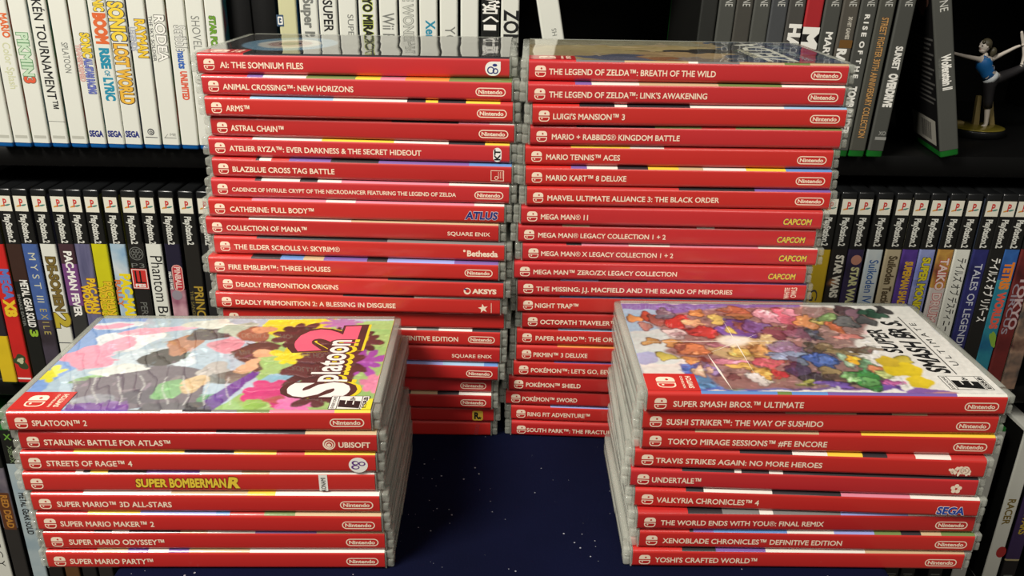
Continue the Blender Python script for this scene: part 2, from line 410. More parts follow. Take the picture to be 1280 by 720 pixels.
# per case: title, px of left/right red end, px start/end of title, cap mm, maker, bands, red index
W_, Y_, B_, G_, P_, K_ = (228, 226, 216), (236, 200, 60), (96, 140, 200), (110, 130, 70), (120, 90, 160), (40, 34, 38)
SK = (150, 190, 220); OR = (230, 140, 60); PK = (216, 130, 150); RD = (190, 50, 46); GY = (120, 118, 116); TN = (196, 170, 130); LV = (150, 160, 220)
CASES = {
 'A': [
  ('AI: THE SOMNIUM FILES', 246, 637.8, 274, 379, 3.5, 'badge', [(K_, 1)], 2),
  ('ANIMAL CROSSING™: NEW HORIZONS', 252, 640, 278, 443, 3.3, 'N', [(P_, .2), (W_, .34), (G_, .5), (Y_, .58), (PK, .66), (OR, .8), (G_, 1)], 2),
  ('ARMS™', 256, 641, 282, 312, 3.5, 'N', [(SK, .42), (W_, .66), (K_, .72), (Y_, .76), (K_, .85), (Y_, .96), (RD, 1)], 0),
  ('ASTRAL CHAIN™', 266, 641.4, 290.5, 357, 3.5, 'N', [(RD, .6), (K_, .82), (PK, .92), (W_, 1)], 1),
  ('ATELIER RYZA™: EVER DARKNESS & THE SECRET HIDEOUT', 261, 637, 286.6, 528, 3.3, 'KT', [(W_, .38), (Y_, .62), (W_, .8), (K_, .92), (Y_, 1)], 2),
  ('BLAZBLUE CROSS TAG BATTLE', 265.7, 639, 291, 419.5, 3.3, 'square', [(K_, .16), (W_, .2), (RD, .26), (P_, .4), (K_, .56), (P_, .86), (B_, 1)], 1),
  ('CADENCE OF HYRULE: CRYPT OF THE NECRODANCER FEATURING THE LEGEND OF ZELDA', 264.5, 636, 290, 570.5, 2.5, 'N', [(K_, .17), (W_, .3), (K_, .36), (W_, .44), (PK, .8), (W_, 1)], 2),
  ('CATHERINE: FULL BODY™', 261, 630, 287.5, 393, 3.3, 'ATLUS', [(PK, .4), (W_, .5), (PK, .9), (W_, 1)], 0),
  ('COLLECTION OF MANA™', 258, 623, 283.5, 384.5, 3.3, 'SQEX', [(W_, .5), (TN, 1)], 1),
  ('THE ELDER SCROLLS V: SKYRIM®', 268.3, 629.7, 293, 426, 3.3, 'BETH', [(K_, .6), (GY, 1)], 0),
  ('FIRE EMBLEM™: THREE HOUSES', 261, 622.7, 285.5, 414, 3.3, 'N', [(K_, .25), (B_, .33), (TN, .4), (P_, .55), (K_, .62), (LV, .85), (P_, 1)], 0),
  ('DEADLY PREMONITION ORIGINS', 272.7, 627.6, 296, 424, 3.2, 'AKSYS', [(RD, .6), (K_, 1)], 0),
  ('DEADLY PREMONITION 2: A BLESSING IN DISGUISE', 270.6, 624.4, 295, 495, 3.2, 'star', [(RD, .45), (K_, .7), (W_, 1)], 0),
  (None, 279, 630, 0, 0, 0, None, [(RD, 1)], 0),
  ('DEFINITIVE EDITION', 272, 625, 495, 572, 3.3, 'N', [(K_, .62), (W_, .7), (GY, .78), (W_, .9), (K_, 1)], 0),
  (None, 272, 624.5, 0, 0, 0, 'SQEX', [(RD, 1)], 1),
  (None, 270, 622, 0, 0, 0, 'N', [(LV, .8), (SK, .95), (B_, 1)], 1),
  (None, 268, 614, 0, 0, 0, 'N', [(K_, 1)], 2),
  (None, 268, 614, 0, 0, 0, 'N', [(K_, .7), (TN, .8), (K_, .88), (W_, 1)], 1),
  (None, 268, 617, 0, 0, 0, 'R', [(K_, 1)], 1),
  (None, 266, 613, 0, 0, 0, 'faded', [(RD, 1)], 0)],
 'B': [
  ('THE LEGEND OF ZELDA™: BREATH OF THE WILD', 660.5, 1060, 686, 895.5, 3.4, 'N', [(GY, .3), (TN, .5), (W_, .53), (GY, .66), (TN, .8), (G_, .88), (TN, 1)], 2),
  ("THE LEGEND OF ZELDA™: LINK'S AWAKENING", 660.5, 1055, 686.7, 884, 3.4, 'N', [(P_, .2), (W_, .35), (TN, .6), (G_, .8), (W_, 1)], 2),
  ("LUIGI'S MANSION™ 3", 666, 1057, 691.7, 781, 3.4, 'N', [(K_, .26), (W_, .3), (K_, .5), (W_, .8), (SK, 1)], 0),
  ('MARIO + RABBIDS® KINGDOM BATTLE', 663, 1051, 690, 850, 3.3, None, [(K_, .4), (G_, .55), (RD, .66), (G_, 1)], 2),
  ('MARIO TENNIS™ ACES', 657.3, 1040, 683.5, 775.5, 3.3, 'N', [(Y_, .34), (W_, .45), (RD, 1)], 0),
  ('MARIO KART™ 8 DELUXE', 658, 1038, 683.5, 783.5, 3.4, 'N', [(P_, .2), (W_, .3), (K_, .4), (Y_, .5), (TN, .58), (W_, .72), (Y_, .85), (B_, 1)], 0),
  ('MARVEL ULTIMATE ALLIANCE 3: THE BLACK ORDER', 660, 1036, 685.5, 899, 3.3, 'N', [(RD, .5), (K_, .75), (P_, 1)], 0),
  ('MEGA MAN® 11', 652, 1027, 676.7, 735.7, 3.3, 'CAPCOM', [(RD, 1)], 2),
  ('MEGA MAN® LEGACY COLLECTION 1 + 2', 649, 1018, 674, 832.8, 3.1, 'CAPCOM', [(TN, .24), (RD, .6), (W_, .66), (RD, 1)], 2),
  ('MEGA MAN® X LEGACY COLLECTION 1 + 2', 654.6, 1019.5, 677.6, 842, 3.1, 'CAPCOM', [(K_, .2), (PK, .36), (W_, .5), (PK, .8), (W_, 1)], 2),
  ('MEGA MAN™ ZERO/ZX LEGACY COLLECTION', 644, 1005.7, 668, 846.5, 3.1, 'CAPCOM', [(RD, 1)], 2),
  ('THE MISSING: J.J. MACFIELD AND THE ISLAND OF MEMORIES', 649, 1005, 672, 915, 3.1, 'scrawl', [(LV, .28), (K_, .45), (P_, 1)], 2),
  ('NIGHT TRAP™', 647, 1004, 669, 723.5, 3.2, None, [(B_, 1)], 0),
  ('OCTOPATH TRAVELER™', 653, 1004, 675.5, 770, 3.2, 'N', [(RD, 1)], 1),
  ('PAPER MARIO™: THE ORIGAMI KING', 646, 1000, 670, 815, 3.2, 'N', [(SK, .5), (W_, .6), (SK, 1)], 0),
  ('PIKMIN™ 3 DELUXE', 645.5, 998, 667.5, 736.5, 3.2, 'N', [(OR, .42), (TN, 1)], 0),
  ("POKÉMON™: LET'S GO, EEVEE!", 642, 994, 664.5, 777, 3.2, 'N', [(P_, .5), (TN, 1)], 0),
  ('POKÉMON™ SHIELD', 636, 986, 658.5, 729.5, 3.2, 'N', [(RD, 1)], 1),
  ('POKÉMON™ SWORD', 632.5, 982, 654, 726, 3.2, 'N', [(RD, 1)], 1),
  ('RING FIT ADVENTURE™', 639, 986, 660.5, 742.5, 3.2, 'N', [(LV, .48), (OR, .55), (LV, 1)], 0),
  ('SOUTH PARK™: THE FRACTURED BUT WHOLE', 639.5, 984, 659.5, 828, 3.1, 'UBI', [(RD, 1)], 1)],
 'C': [
  ('SPLATOON™ 2', 10, 464, 40, 108, 3.3, 'N', [(P_, .33), (GY, .42), (W_, .48), (K_, .56), (GY, .63), (G_, .72), (PK, .9), (Y_, 1)], 0),
  ('STARLINK: BATTLE FOR ATLAS™', 24, 471, 54, 212, 3.3, 'UBI', [(RD, .55), (K_, .8), (TN, 1)], 1),
  ('STREETS OF RAGE™ 4', 26, 470, 57, 164, 3.4, 'CB', [(Y_, .46), (K_, .6), (Y_, .72), (RD, .8), (Y_, 1)], 0),
  (None, 30, 468, 0, 0, 0, 'KONAMI', [(W_, .17), (K_, .19), (Y_, .24), (K_, .35), (P_, .5), (W_, .62), (TN, .7), (W_, 1)], 0),
  ('SUPER MARIO™ 3D ALL-STARS', 40, 474, 70.7, 213.5, 3.4, 'N', [(W_, .4), (TN, .62), (Y_, .7), (W_, 1)], 0),
  ('SUPER MARIO MAKER™ 2', 47, 476, 75.5, 192, 3.4, 'N', [(Y_, .3), (LV, .52), (B_, .56), (RD, .66), (G_, .75), (TN, 1)], 0),
  ('SUPER MARIO ODYSSEY™', 55.5, 480.5, 86, 204.5, 3.4, 'N', [(K_, .2), (W_, .25), (K_, .4), (TN, .48), (W_, .62), (P_, .8), (TN, 1)], 0),
  ('SUPER MARIO PARTY™', 60, 479.5, 88, 191, 3.4, 'N', [(TN, .24), (P_, .3), (W_, .36), (P_, .42), (TN, .6), (W_, 1)], 0)],
 'D': [
  ('SUPER SMASH BROS.™ ULTIMATE', 806, 1259.7, 839, 1004, 3.4, 'N', [(B_, .36), (G_, .4), (B_, .5), (P_, .86), (W_, 1)], 0),
  ('SUSHI STRIKER™: THE WAY OF SUSHIDO', 801, 1244.7, 831, 1027.5, 3.4, 'N', [(RD, .4), (TN, .6), (K_, .7), (TN, .8), (RD, 1)], 0),
  ('TOKYO MIRAGE SESSIONS™ #FE ENCORE', 800, 1242, 832, 1033, 3.4, 'N', [(TN, .5), (RD, .62), (Y_, .8), (Y_, 1)], 0),
  ('TRAVIS STRIKES AGAIN: NO MORE HEROES', 791, 1231.6, 818, 1028.5, 3.2, 'ink', [(RD, .3), (K_, .45), (W_, .55), (Y_, .65), (K_, .72), (RD, .8), (W_, .9), (RD, 1)], 0),
  ('UNDERTALE™', 788, 1219, 815, 876.5, 3.4, 'flower', [(K_, .3), (W_, .32), (K_, .4), (W_, .44), (K_, 1)], 2),
  ('VALKYRIA CHRONICLES™ 4', 792.5, 1222, 820, 949, 3.4, 'SEGA', [(K_, .2), (W_, .4), (K_, .6), (PK, .8), (W_, 1)], 0),
  ("THE WORLD ENDS WITH YOU®: FINAL REMIX", 795.4, 1217, 824.6, 1029, 3.2, 'N', [(K_, .25), (GY, .36), (W_, .4), (GY, .6), (LV, .8), (W_, 1)], 1),
  ('XENOBLADE CHRONICLES™ DEFINITIVE EDITION', 799, 1215.5, 828, 1052, 3.3, 'N', [(K_, .16), (P_, .22), (B_, .44), (W_, .58), (LV, .7), (G_, .78), (K_, .84), (TN, .9), (G_, 1)], 0),
  ("YOSHI'S CRAFTED WORLD™", 790, 1204, 818, 946, 3.4, 'N', [(K_, .25), (P_, .4), (W_, .7), (TN, 1)], 0)],
}
POSE = {"A0":[-84.0,437.2,-0.37],"A1":[-82.6,433.0,-2.53],"A2":[-81.9,431.7,-2.37],"A3":[-81.0,433.3,-2.9],"A4":[-83.3,432.9,-2.79],"A5":[-82.1,430.9,-2.71],"A6":[-83.3,430.0,-2.21],"A7":[-85.8,429.2,-1.98],"A8":[-88.8,429.4,-2.13],"A9":[-85.5,428.5,-2.41],"A10":[-88.8,425.9,-1.95],"A11":[-85.8,426.3,-2.19],"A12":[-87.7,427.2,-1.5],"A13":[-85.5,430.4,-0.92],"A14":[-87.5,430.9,-1.92],"A15":[-87.7,431.2,-1.75],"A16":[-88.7,430.2,-2.22],"A17":[-92.6,433.4,-0.77],"A18":[-92.6,432.6,-1.11],"A19":[-91.2,434.6,-0.18],"A20":[-93.1,435.4,0.16],
"B0":[88.0,428.8,-0.91],"B1":[87.8,426.4,0.46],"B2":[90.3,425.4,0.77],"B3":[89.4,426.3,0.15],"B4":[87.0,426.8,0.04],"B5":[87.4,425.3,0.05],"B6":[88.3,424.6,-0.03],"B7":[85.4,424.6,-0.86],"B8":[84.0,426.1,-0.63],"B9":[86.6,426.5,-0.63],"B10":[82.1,426.4,-0.51],"B11":[84.2,427.8,-0.67],"B12":[84.3,429.2,-0.69],"B13":[87.2,430.0,-1.04],"B14":[84.2,430.6,-1.34],"B15":[84.1,430.7,-1.37],"B16":[82.6,431.3,-1.67],"B17":[79.8,432.7,-2.0],"B18":[78.2,434.2,-2.3],"B19":[81.5,434.4,-2.3],"B20":[81.9,433.8,-2.2],
"C0":[-144.0,317.6,1.58],"C1":[-141.7,317.8,0.62],"C2":[-142.8,317.4,0.93],"C3":[-143.7,317.2,1.33],"C4":[-141.8,316.1,0.91],"C5":[-141.4,315.4,0.73],"C6":[-140.4,316.0,1.04],"C7":[-140.8,315.2,1.08],
"D0":[142.6,322.5,0.4],"D1":[141.7,324.2,-0.08],"D2":[142.5,324.2,-0.63],"D3":[139.7,323.4,-1.82],"D4":[138.5,323.5,-1.64],"D5":[141.2,322.6,-1.7],"D6":[142.8,322.0,0.37],"D7":[144.5,321.7,-0.07],"D8":[141.8,321.1,0.25]}

ORD = ['topmost', 'second', 'third', 'fourth', 'fifth', 'sixth', 'seventh', 'eighth', 'ninth', 'tenth', 'eleventh', 'twelfth', 'thirteenth', 'fourteenth', 'fifteenth', 'sixteenth', 'seventeenth', 'eighteenth', 'nineteenth', 'twentieth', 'lowest']
STACK = {'A': ('tall stack under the dark ringed cover', 'red game cases in the tall stack under the dark ringed cover'),
         'B': ('tall stack under the tan and blue cover', 'red game cases in the tall stack under the tan and blue cover'),
         'C': ('short stack under the paint-splash cover', 'red game cases in the short stack under the paint-splash cover'),
         'D': ('short stack under the crowded white cover', 'red game cases in the short stack under the crowded white cover')}
TOPLBL = {'A': 'clear red-spined game case with a dark cover of pale rings, topping a tall stack',
          'B': 'clear red-spined game case with a tan and blue cover, topping a tall stack',
          'C': 'clear red-spined game case with a bright paint-splash cover, topping a short stack',
          'D': 'clear red-spined game case with a crowded colourful white cover, topping a short stack'}
TOP = {}
for key, rows in CASES.items():
    n = len(rows)
    for i, (title, xl, xr, t0, t1, cap, mk, bands, ri) in enumerate(rows):
        x, y, a = POSE['%s%d' % (key, i)]
        z = TH * (n - 1 - i)
        if i == 0: lab = TOPLBL[key]
        elif i == n - 1: lab = 'red-spined game case, lowest of ' + STACK[key][0]
        else: lab = 'red-spined game case, %s from top of %s' % (ORD[i], STACK[key][0])
        o = thing('game_case', lab, 'game case', STACK[key][1])
        put(o, x, y, z, math.radians(a))
        red = RED[ri]
        cs = link('cover_sheet', sheet_mesh(red, bands).data('cover_sheet'), o)
        link('lid', LID, o); link('tray', TRAY, o); link('hinge', HINGE, o)
        S = SPINE(0.2); mb = MB(); emblem(mb, S, -RW + 6.0, T / 2 - .5, 5.5, 5.6, red)
        link('console_emblem', mb.data('console_emblem'), cs)
        mm = lambda p: -RW + (p - xl) / (xr - xl) * 162.0
        if title:
            mb = MB(); text(mb, S, title, mm(t0), mm(t1), T / 2 - 0.65, cap * .84, CREAM, 0.019)
            link('spine_title', mb.data('spine_title'), cs)
        if mk:
            mb = MB(); maker(mb, S, mk, RW, T / 2 - .5)
            link('maker_mark', mb.data('maker_mark'), cs)
        if key == 'C' and i == 3:
            mb = MB(); a0, a1 = mm(169), mm(299)
            otext(mb, S, 'SUPER', a0, a0 + 14.5, T / 2 - .1, 4.2, YEL, ink((120, 30, 20)), .04, .05, slant=.05)
            otext(mb, S, 'BOMBERMAN', a0 + 15.5, a1 - 6.5, T / 2 - .1, 4.6, YEL, ink((120, 30, 20)), .04, .05)
            otext(mb, S, 'R', a1 - 5.5, a1 + .5, T / 2 + .1, 5.4, YEL, ink((120, 30, 20)), .05, .05, slant=.2)
            link('spine_title', mb.data('spine_title'), cs)
        TOP[(key, i)] = o
        if i == 0: TOP[key] = (cs, x, y, z, math.radians(a))

# ---- printed pictures on the four top covers
def cover_frame(key):
    o, x, y, z, a = TOP[key]
    zt = z + T - 0.12
    ca, sa = math.cos(a), math.sin(a)
    def cv(px, py):
        p = at_height(px, py, zt); dx, dy = p.x - x, p.y - y
        return dx * ca + dy * sa, -dx * sa + dy * ca
    return o, cv
PRINT = bpy.data.materials.new('glossy_picture_print'); PRINT.use_nodes = True
def _print_nodes():
    nt = PRINT.node_tree; b = nt.nodes['Principled BSDF']; N = nt.nodes.new; L = nt.links.new
    at = N('ShaderNodeAttribute'); at.attribute_name = 'print'; L(at.outputs['Color'], b.inputs['Base Color'])
    b.inputs['Roughness'].default_value = .5; b.inputs['Coat Weight'].default_value = 1; b.inputs['Coat Roughness'].default_value = .03; b.inputs['Coat IOR'].default_value = 1.6
    tc = N('ShaderNodeTexCoord'); mp = N('ShaderNodeMapping'); mp.inputs['Scale'].default_value = (1, .35, 1); L(tc.outputs['Object'], mp.inputs['Vector'])
    nz = N('ShaderNodeTexNoise'); nz.inputs['Scale'].default_value = 70; nz.inputs['Detail'].default_value = 1; L(mp.outputs['Vector'], nz.inputs['Vector'])
    bp = N('ShaderNodeBump'); bp.inputs['Strength'].default_value = .35; bp.inputs['Distance'].default_value = .001; L(nz.outputs['Fac'], bp.inputs['Height']); L(bp.outputs['Normal'], b.inputs['Coat Normal'])
_print_nodes()
GU = np.linspace(-80.9, 80.9, 310); GV = np.linspace(1.9, 99.9, 190)
UU, VV = np.meshgrid(GU, GV)
def waves(seed, f0, n=14):
    r = np.random.RandomState(seed); z = np.zeros_like(UU)
    for _ in range(n):
        a = r.uniform(0, 6.28); f = f0 * r.uniform(.5, 2.0); z += np.sin((UU * math.cos(a) + VV * math.sin(a)) * f + r.uniform(0, 6.28))
    return z / math.sqrt(n)
class Art:
    """a printed picture: painted colours on a fine sheet, with crisp lettering just above it"""
    def __init__(self, warp=.8, seed=1):
        self.mb = MB(); self.d = 0.03; self.painting = True; self.img = np.ones(UU.shape + (3,)) * .6
        self.pu = UU + waves(seed, .35) * warp; self.pv = VV + waves(seed + 1, .35) * warp; self.k = 0
    def paintpoly(self, pts, c, soft=1, shade=.22):
        us = [p[0] for p in pts]; vs = [p[1] for p in pts]
        box = (self.pu > min(us) - 1) & (self.pu < max(us) + 1) & (self.pv > min(vs) - 1) & (self.pv < max(vs) + 1)
        if not box.any(): return
        r = np.where(box.any(1))[0]; q = np.where(box.any(0))[0]
        r0, r1, q0, q1 = max(0, r[0] - 3), r[-1] + 4, max(0, q[0] - 3), q[-1] + 4
        u = self.pu[r0:r1, q0:q1]; v = self.pv[r0:r1, q0:q1]; m = np.zeros(u.shape, bool)
        for (ua, va), (ub, vb) in zip(pts, pts[1:] + pts[:1]):
            if va == vb: continue
            m ^= ((va > v) != (vb > v)) & (u < (ub - ua) * (v - va) / (vb - va) + ua)
        m = m.astype(float)
        for _ in range(soft):
            p = np.pad(m, 1, mode='edge'); m = (p[:-2, 1:-1] + p[2:, 1:-1] + p[1:-1, :-2] + p[1:-1, 2:] + 2 * m) / 6
        self.k += 1; rn = np.random.RandomState(self.k * 7 + 1)
        a = rn.uniform(0, 6.28); su = (max(us) - min(us)) / 2 + 1e-3; sv = (max(vs) - min(vs)) / 2 + 1e-3
        g = ((u - (max(us) + min(us)) / 2) / su * math.cos(a) + (v - (max(vs) + min(vs)) / 2) / sv * math.sin(a))
        tone = (1 + shade * np.clip(g, -1.2, 1.2))[..., None]
        col = np.array(lin(c)[:3])
        self.img[r0:r1, q0:q1] = self.img[r0:r1, q0:q1] * (1 - m[..., None]) + np.clip(col * tone, 0, 1) * m[..., None]
    def grain(self, amt, seed=5, f=1.2, where=None):
        z = 1 + amt * waves(seed, f, 24)
        if where is not None: z = np.where(where, z, 1)
        self.img = np.clip(self.img * z[..., None], 0, 1)
    def strokes(self, n, u0, u1, v0, v1, l0, l1, seed=3, gain=.5):
        """small flicks lighter or darker than the colour beneath them"""
        r = random.Random(seed)
        for _ in range(n):
            u, v = r.uniform(u0, u1), r.uniform(v0, v1); i = min(189, max(0, int((v - 1.9) / 98 * 189))); j = min(309, max(0, int((u + 80.9) / 161.8 * 309)))
            base = self.img[i, j]; g = r.choice([1 - gain, 1 - gain * .6, 1 + gain * .8, 1 + gain * 1.6])
            c = np.clip(base * g + (.06 if g > 1 else 0) * np.array([r.random(), r.random(), r.random()]), 0, .95)
            c = tuple(255 * (x * 12.92 if x <= .0031308 else 1.055 * x ** (1 / 2.4) - .055) for x in c)
            self.paintpoly(blob(u, v, r.uniform(l0, l1), r.uniform(l0, l1) * .4, r.uniform(0, 3.1), r.randint(0, 999), .3, 14), c, 1, .1)
    def add(self, pts, c, clip=True, soft=1, shade=.12):
        if self.painting and isinstance(c, tuple): self.paintpoly(list(pts), c, soft, shade); return
        pts = [(max(-80.9, min(80.9, u)), max(1.8, min(99.9, v))) for u, v in pts]
        self.mb.fan(FLAT(T - 0.12), pts, self.d, ink(c) if isinstance(c, tuple) else c); self.d += 0.005
    def ring(self, o, i, c): self.mb.ring(FLAT(T - 0.12), o, i, self.d, ink(c)); self.d += 0.005
    def words(self, s, y0, y1, x, cap, m, bold=.02, slant=0.0):
        text(self.mb, COVER(T - 0.12), s, y0, y1, -x, cap, m, bold, self.d, slant); self.d += 0.005
    def line(self, a, b, w, c):
        dx, dy = b[0] - a[0], b[1] - a[1]; l = math.hypot(dx, dy); nx, ny = -dy / l * w / 2, dx / l * w / 2
        self.add([(a[0] + nx, a[1] + ny), (b[0] + nx, b[1] + ny), (b[0] - nx, b[1] - ny), (a[0] - nx, a[1] - ny)], c)
    def corner(self, red):
        self.painting = False
        self.add([(-80.9, 1.8), (-57, 1.8), (-57, 17.5), (-80.9, 17.5)], red)
        fr = lambda u, v, d: FLAT(T - 0.12)(-75.5 + u, 9.5 + v, d)
        emblem(self.mb, lambda u, v, d: (-71.5 + u, 9.3 + v, T - 0.12 + d), 0, 0, 8.6, 10.0, red, self.d); self.d += .12
        self.words('NINTENDO', 3.8, 15, -63.8, 1.1, CREAM, .02); self.words('SWITCH', 3.8, 15, -60.6, 2.3, CREAM, .03)
    def rating(self, x0, x1, y0, y1, e):
        """black ruled rating box lettered from spine to opening"""
        self.painting = False; keep, self.mb = self.mb, MB()
        self.add([(x0, y0), (x1, y0), (x1, y1), (x0, y1)], (236, 234, 226))
        for a, b in (((x0, y0), (x1, y0)), ((x0, y1), (x1, y1)), ((x0, y0), (x0, y1)), ((x1, y0), (x1, y1)), ((x0 + 3.6, y0), (x0 + 3.6, y1)), ((x1 - 3.2, y0), (x1 - 3.2, y1))):
            self.line(a, b, .35, (20, 20, 20))
        mx = (x0 + 3.6 + x1 - 3.2) / 2
        self.words(e, y0 + 1.2, y0 + 1.2 + (y1 - y0) * .55, mx, (x1 - x0 - 6.8) * .74, BLK, .08, .12)
        self.words('10+', y0 + (y1 - y0) * .62, y1 - .8, mx + 1, 2.4, BLK, .04)
        self.words('ESRB', y0 + .8, y1 - .8, x1 - 1.6, 1.8, BLK, .04)
        self.words('EVERYONE', y0 + .6, y1 - .6, x0 + 1.8, 1.4, BLK, .02)
        self.rate, self.mb = self.mb, keep
    def done(self, o):
        nv, nu = UU.shape; me = bpy.data.meshes.new('cover_picture')
        co = np.stack([UU, VV, np.full(UU.shape, T - 0.12 + .012)], -1).reshape(-1, 3) * K
        ii = np.arange(nv * nu).reshape(nv, nu); q = np.stack([ii[:-1, :-1], ii[:-1, 1:], ii[1:, 1:], ii[1:, :-1]], -1).reshape(-1, 4)
        me.vertices.add(len(co)); me.vertices.foreach_set('co', co.ravel().astype(np.float32))
        me.loops.add(q.size); me.loops.foreach_set('vertex_index', q.ravel().astype(np.int32))
        me.polygons.add(len(q)); me.polygons.foreach_set('loop_start', np.arange(0, q.size, 4).astype(np.int32))
        me.update(calc_edges=True); me.validate()
        at = me.color_attributes.new('print', 'FLOAT_COLOR', 'POINT')
        at.data.foreach_set('color', np.concatenate([self.img.reshape(-1, 3), np.ones((nv * nu, 1))], 1).ravel().astype(np.float32))
        me.materials.append(PRINT); link('cover_picture', me, o)
        link('cover_lettering', self.mb.data('cover_lettering'), o)
        if hasattr(self, 'rate'): link('rating_box', self.rate.data('rating_box'), o)

# A: charcoal with pale rings
o, cv = cover_frame('A'); A = Art(.3, 11)
A.add([(-82, 0), (82, 0), (82, 102), (-82, 102)], (46, 44, 43))
cx, cy = cv(375, 50)
for r, c in ((26, (112, 146, 168)), (17.5, (206, 206, 198)), (12, (176, 150, 142)), (6, (60, 50, 50))): A.add(ell(cx, 48, r, r * 1.3, 48), c, soft=3)
A.grain(.08); A.corner(RED[2]); A.done(o)

# B: tan sky and blue hills
o, cv = cover_frame('B'); A = Art(2.2, 21)
CV = lambda *l: [cv(px, py) for px, py in l]
A.add([(-84, 0), (84, 0), (84, 104), (-84, 104)], (184, 164, 122))
A.add([(-84, 70), (20, 70), (20, 104), (-84, 104)], (172, 166, 138), soft=8); A.add(blob(-50, 50, 30, 20, 0, 3), (196, 178, 130), soft=8); A.add(blob(-10, 60, 30, 16, 0, 2), (206, 184, 130), soft=8)
A.add(blob(-34, 16, 20, 10, .2, 5), (104, 108, 128), soft=4); A.add(blob(-20, 8, 26, 6, .1, 15), (120, 120, 136), soft=4); A.add(blob(-12, 14, 8, 18, .3, 6), (170, 118, 84), soft=4)
A.add(blob(6, 30, 30, 14, 0, 9), (198, 168, 122), soft=6); A.add(blob(14, 10, 22, 8, 0, 19), (150, 134, 120), soft=4)
A.add([(24, 0), (84, 0), (84, 104), (26, 104), (36, 78), (22, 58), (34, 40), (22, 20)], (58, 72, 98), soft=3)
for q in range(60):
    A.add(blob(random.uniform(26, 82), random.uniform(2, 98), random.uniform(2, 8), random.uniform(1.5, 6), random.uniform(0, 3), 70 + q, .4, 20), random.choice([(96, 108, 130), (46, 54, 74), (120, 130, 146), (70, 90, 100), (84, 84, 92), (60, 80, 120), (140, 146, 150)]), soft=2)
A.add([(-32, 50), (-10, 44), (2, 52), (24, 62), (40, 56), (40, 44), (20, 38), (0, 44), (-12, 40)], (66, 60, 54), soft=2)
A.add([(28, 6), (46, 60), (50, 96), (28, 96), (36, 50)], (66, 70, 74), soft=3)
A.strokes(160, 20, 80, 2, 98, 1.0, 4.0, 5, .3); A.strokes(60, -80, 20, 4, 98, 3, 8, 6, .08)
A.add([(22, 1.8), (82, 1.8), (82, 3.6), (50, 4.6), (24, 3.6)], (150, 110, 60)); A.grain(.05)
A.painting = False
A.words('THE LEGEND OF', 20, 60, 40, 4, ink((190, 186, 160)), .02)
A.words('ZELDA', 6, 94, 50, 15, ink((200, 200, 186)), .02); A.words('BREATH OF THE WILD', 14, 88, 65, 4.5, ink((150, 160, 164)), .0)
A.corner(RED[2]); A.done(o)

# C: paint splashes and bubbly lettering
o, cv = cover_frame('C'); A = Art(.5, 31)
CV = lambda *l: [cv(px, py) for px, py in l]
def E(px, py, rx, ry, c, ang=0.0, seed=1, amp=.18, edge=0):
    u, v = cv(px, py); u2, _ = cv(px + rx, py); _, v2 = cv(px, py - ry)
    if edge: A.add(blob(u, v, (u2 - u) * 1.1 + .3, (v2 - v) * 1.1 + .3, ang, seed, amp), tuple(k * edge for k in c))
    A.add(blob(u, v, u2 - u, v2 - v, ang, seed, amp), c, shade=.3 if edge else .12)
def SP(px, py, rx, ry, c, lobes=9, amp=.4, seed=1):
    u, v = cv(px, py); u2, _ = cv(px + rx, py); _, v2 = cv(px, py - ry)
    A.add(splat(u, v, abs(u2 - u), abs(v2 - v), lobes, amp, seed), c)
A.add([(-80.9, 1.8), (80.9, 1.8), (80.9, 99.9), (-80.9, 99.9)], (178, 200, 214))
A.add(CV((60, 480), (40, 500), (12, 512), (118, 398), (190, 396), (130, 440)), (126, 160, 214))
E(160, 425, 40, 14, (226, 230, 232), 0, 2); E(190, 450, 50, 16, (206, 220, 228), 0, 3); E(150, 407, 30, 5, (214, 222, 230), .2, 4)
E(112, 446, 34, 13, (236, 150, 174), .1, 5, .25); E(150, 430, 22, 8, (240, 160, 182), .5, 6); E(196, 413, 46, 4, (238, 166, 186), .22, 7); E(140, 408, 22, 3, (236, 150, 176), .2, 8)
SP(62, 468, 14, 7, (226, 220, 60), 7, .7, 9); E(128, 472, 40, 4, (150, 190, 130), .35, 10)
A.add(CV((92, 478), (200, 455), (260, 462), (250, 510), (150, 511), (84, 511)), (112, 102, 112))
E(150, 462, 34, 6, (222, 226, 220), .3, 11); E(120, 500, 26, 8, (150, 150, 160), 0, 12); E(180, 494, 22, 12, (92, 86, 98), 0, 13)
E(206, 446, 28, 11, (66, 60, 58), .3, 14, .1); E(232, 430, 22, 12, (176, 122, 92), 0, 15); E(262, 418, 26, 8, (80, 70, 70), .2, 16); E(284, 432, 22, 9, (224, 150, 164), 0, 17)
E(262, 405, 30, 6, (214, 218, 206), 0, 18); E(300, 412, 26, 8, (176, 196, 176), .1, 19); E(268, 462, 20, 9, (186, 182, 176), .5, 20); E(280, 473, 22, 8, (110, 112, 110), 0, 21)
E(214, 486, 22, 12, (126, 176, 120), 0, 22); E(242, 480, 16, 11, (214, 186, 142), 0, 23); E(262, 500, 16, 7, (96, 160, 108), 0, 24); E(296, 470, 20, 9, (120, 112, 104), 0, 25)
A.add(CV((84, 505), (160, 502), (160, 516), (80, 516)), (120, 72, 150)); A.add(CV((180, 506), (236, 502), (226, 516), (168, 516)), (96, 92, 100)); E(250, 509, 24, 7, (70, 68, 72), 0, 26)
A.add(CV((262, 513), (330, 478), (306, 462), (330, 405), (500, 400), (472, 516)), (156, 200, 120))
A.add(CV((255, 500), (318, 462), (326, 466), (264, 514)), (104, 62, 150))
A.add(CV((336, 400), (420, 398), (410, 412), (350, 424), (326, 412)), (222, 212, 36)); E(318, 418, 22, 9, (150, 100, 76), .2, 27); E(330, 412, 16, 4, (220, 160, 120), 0, 28)
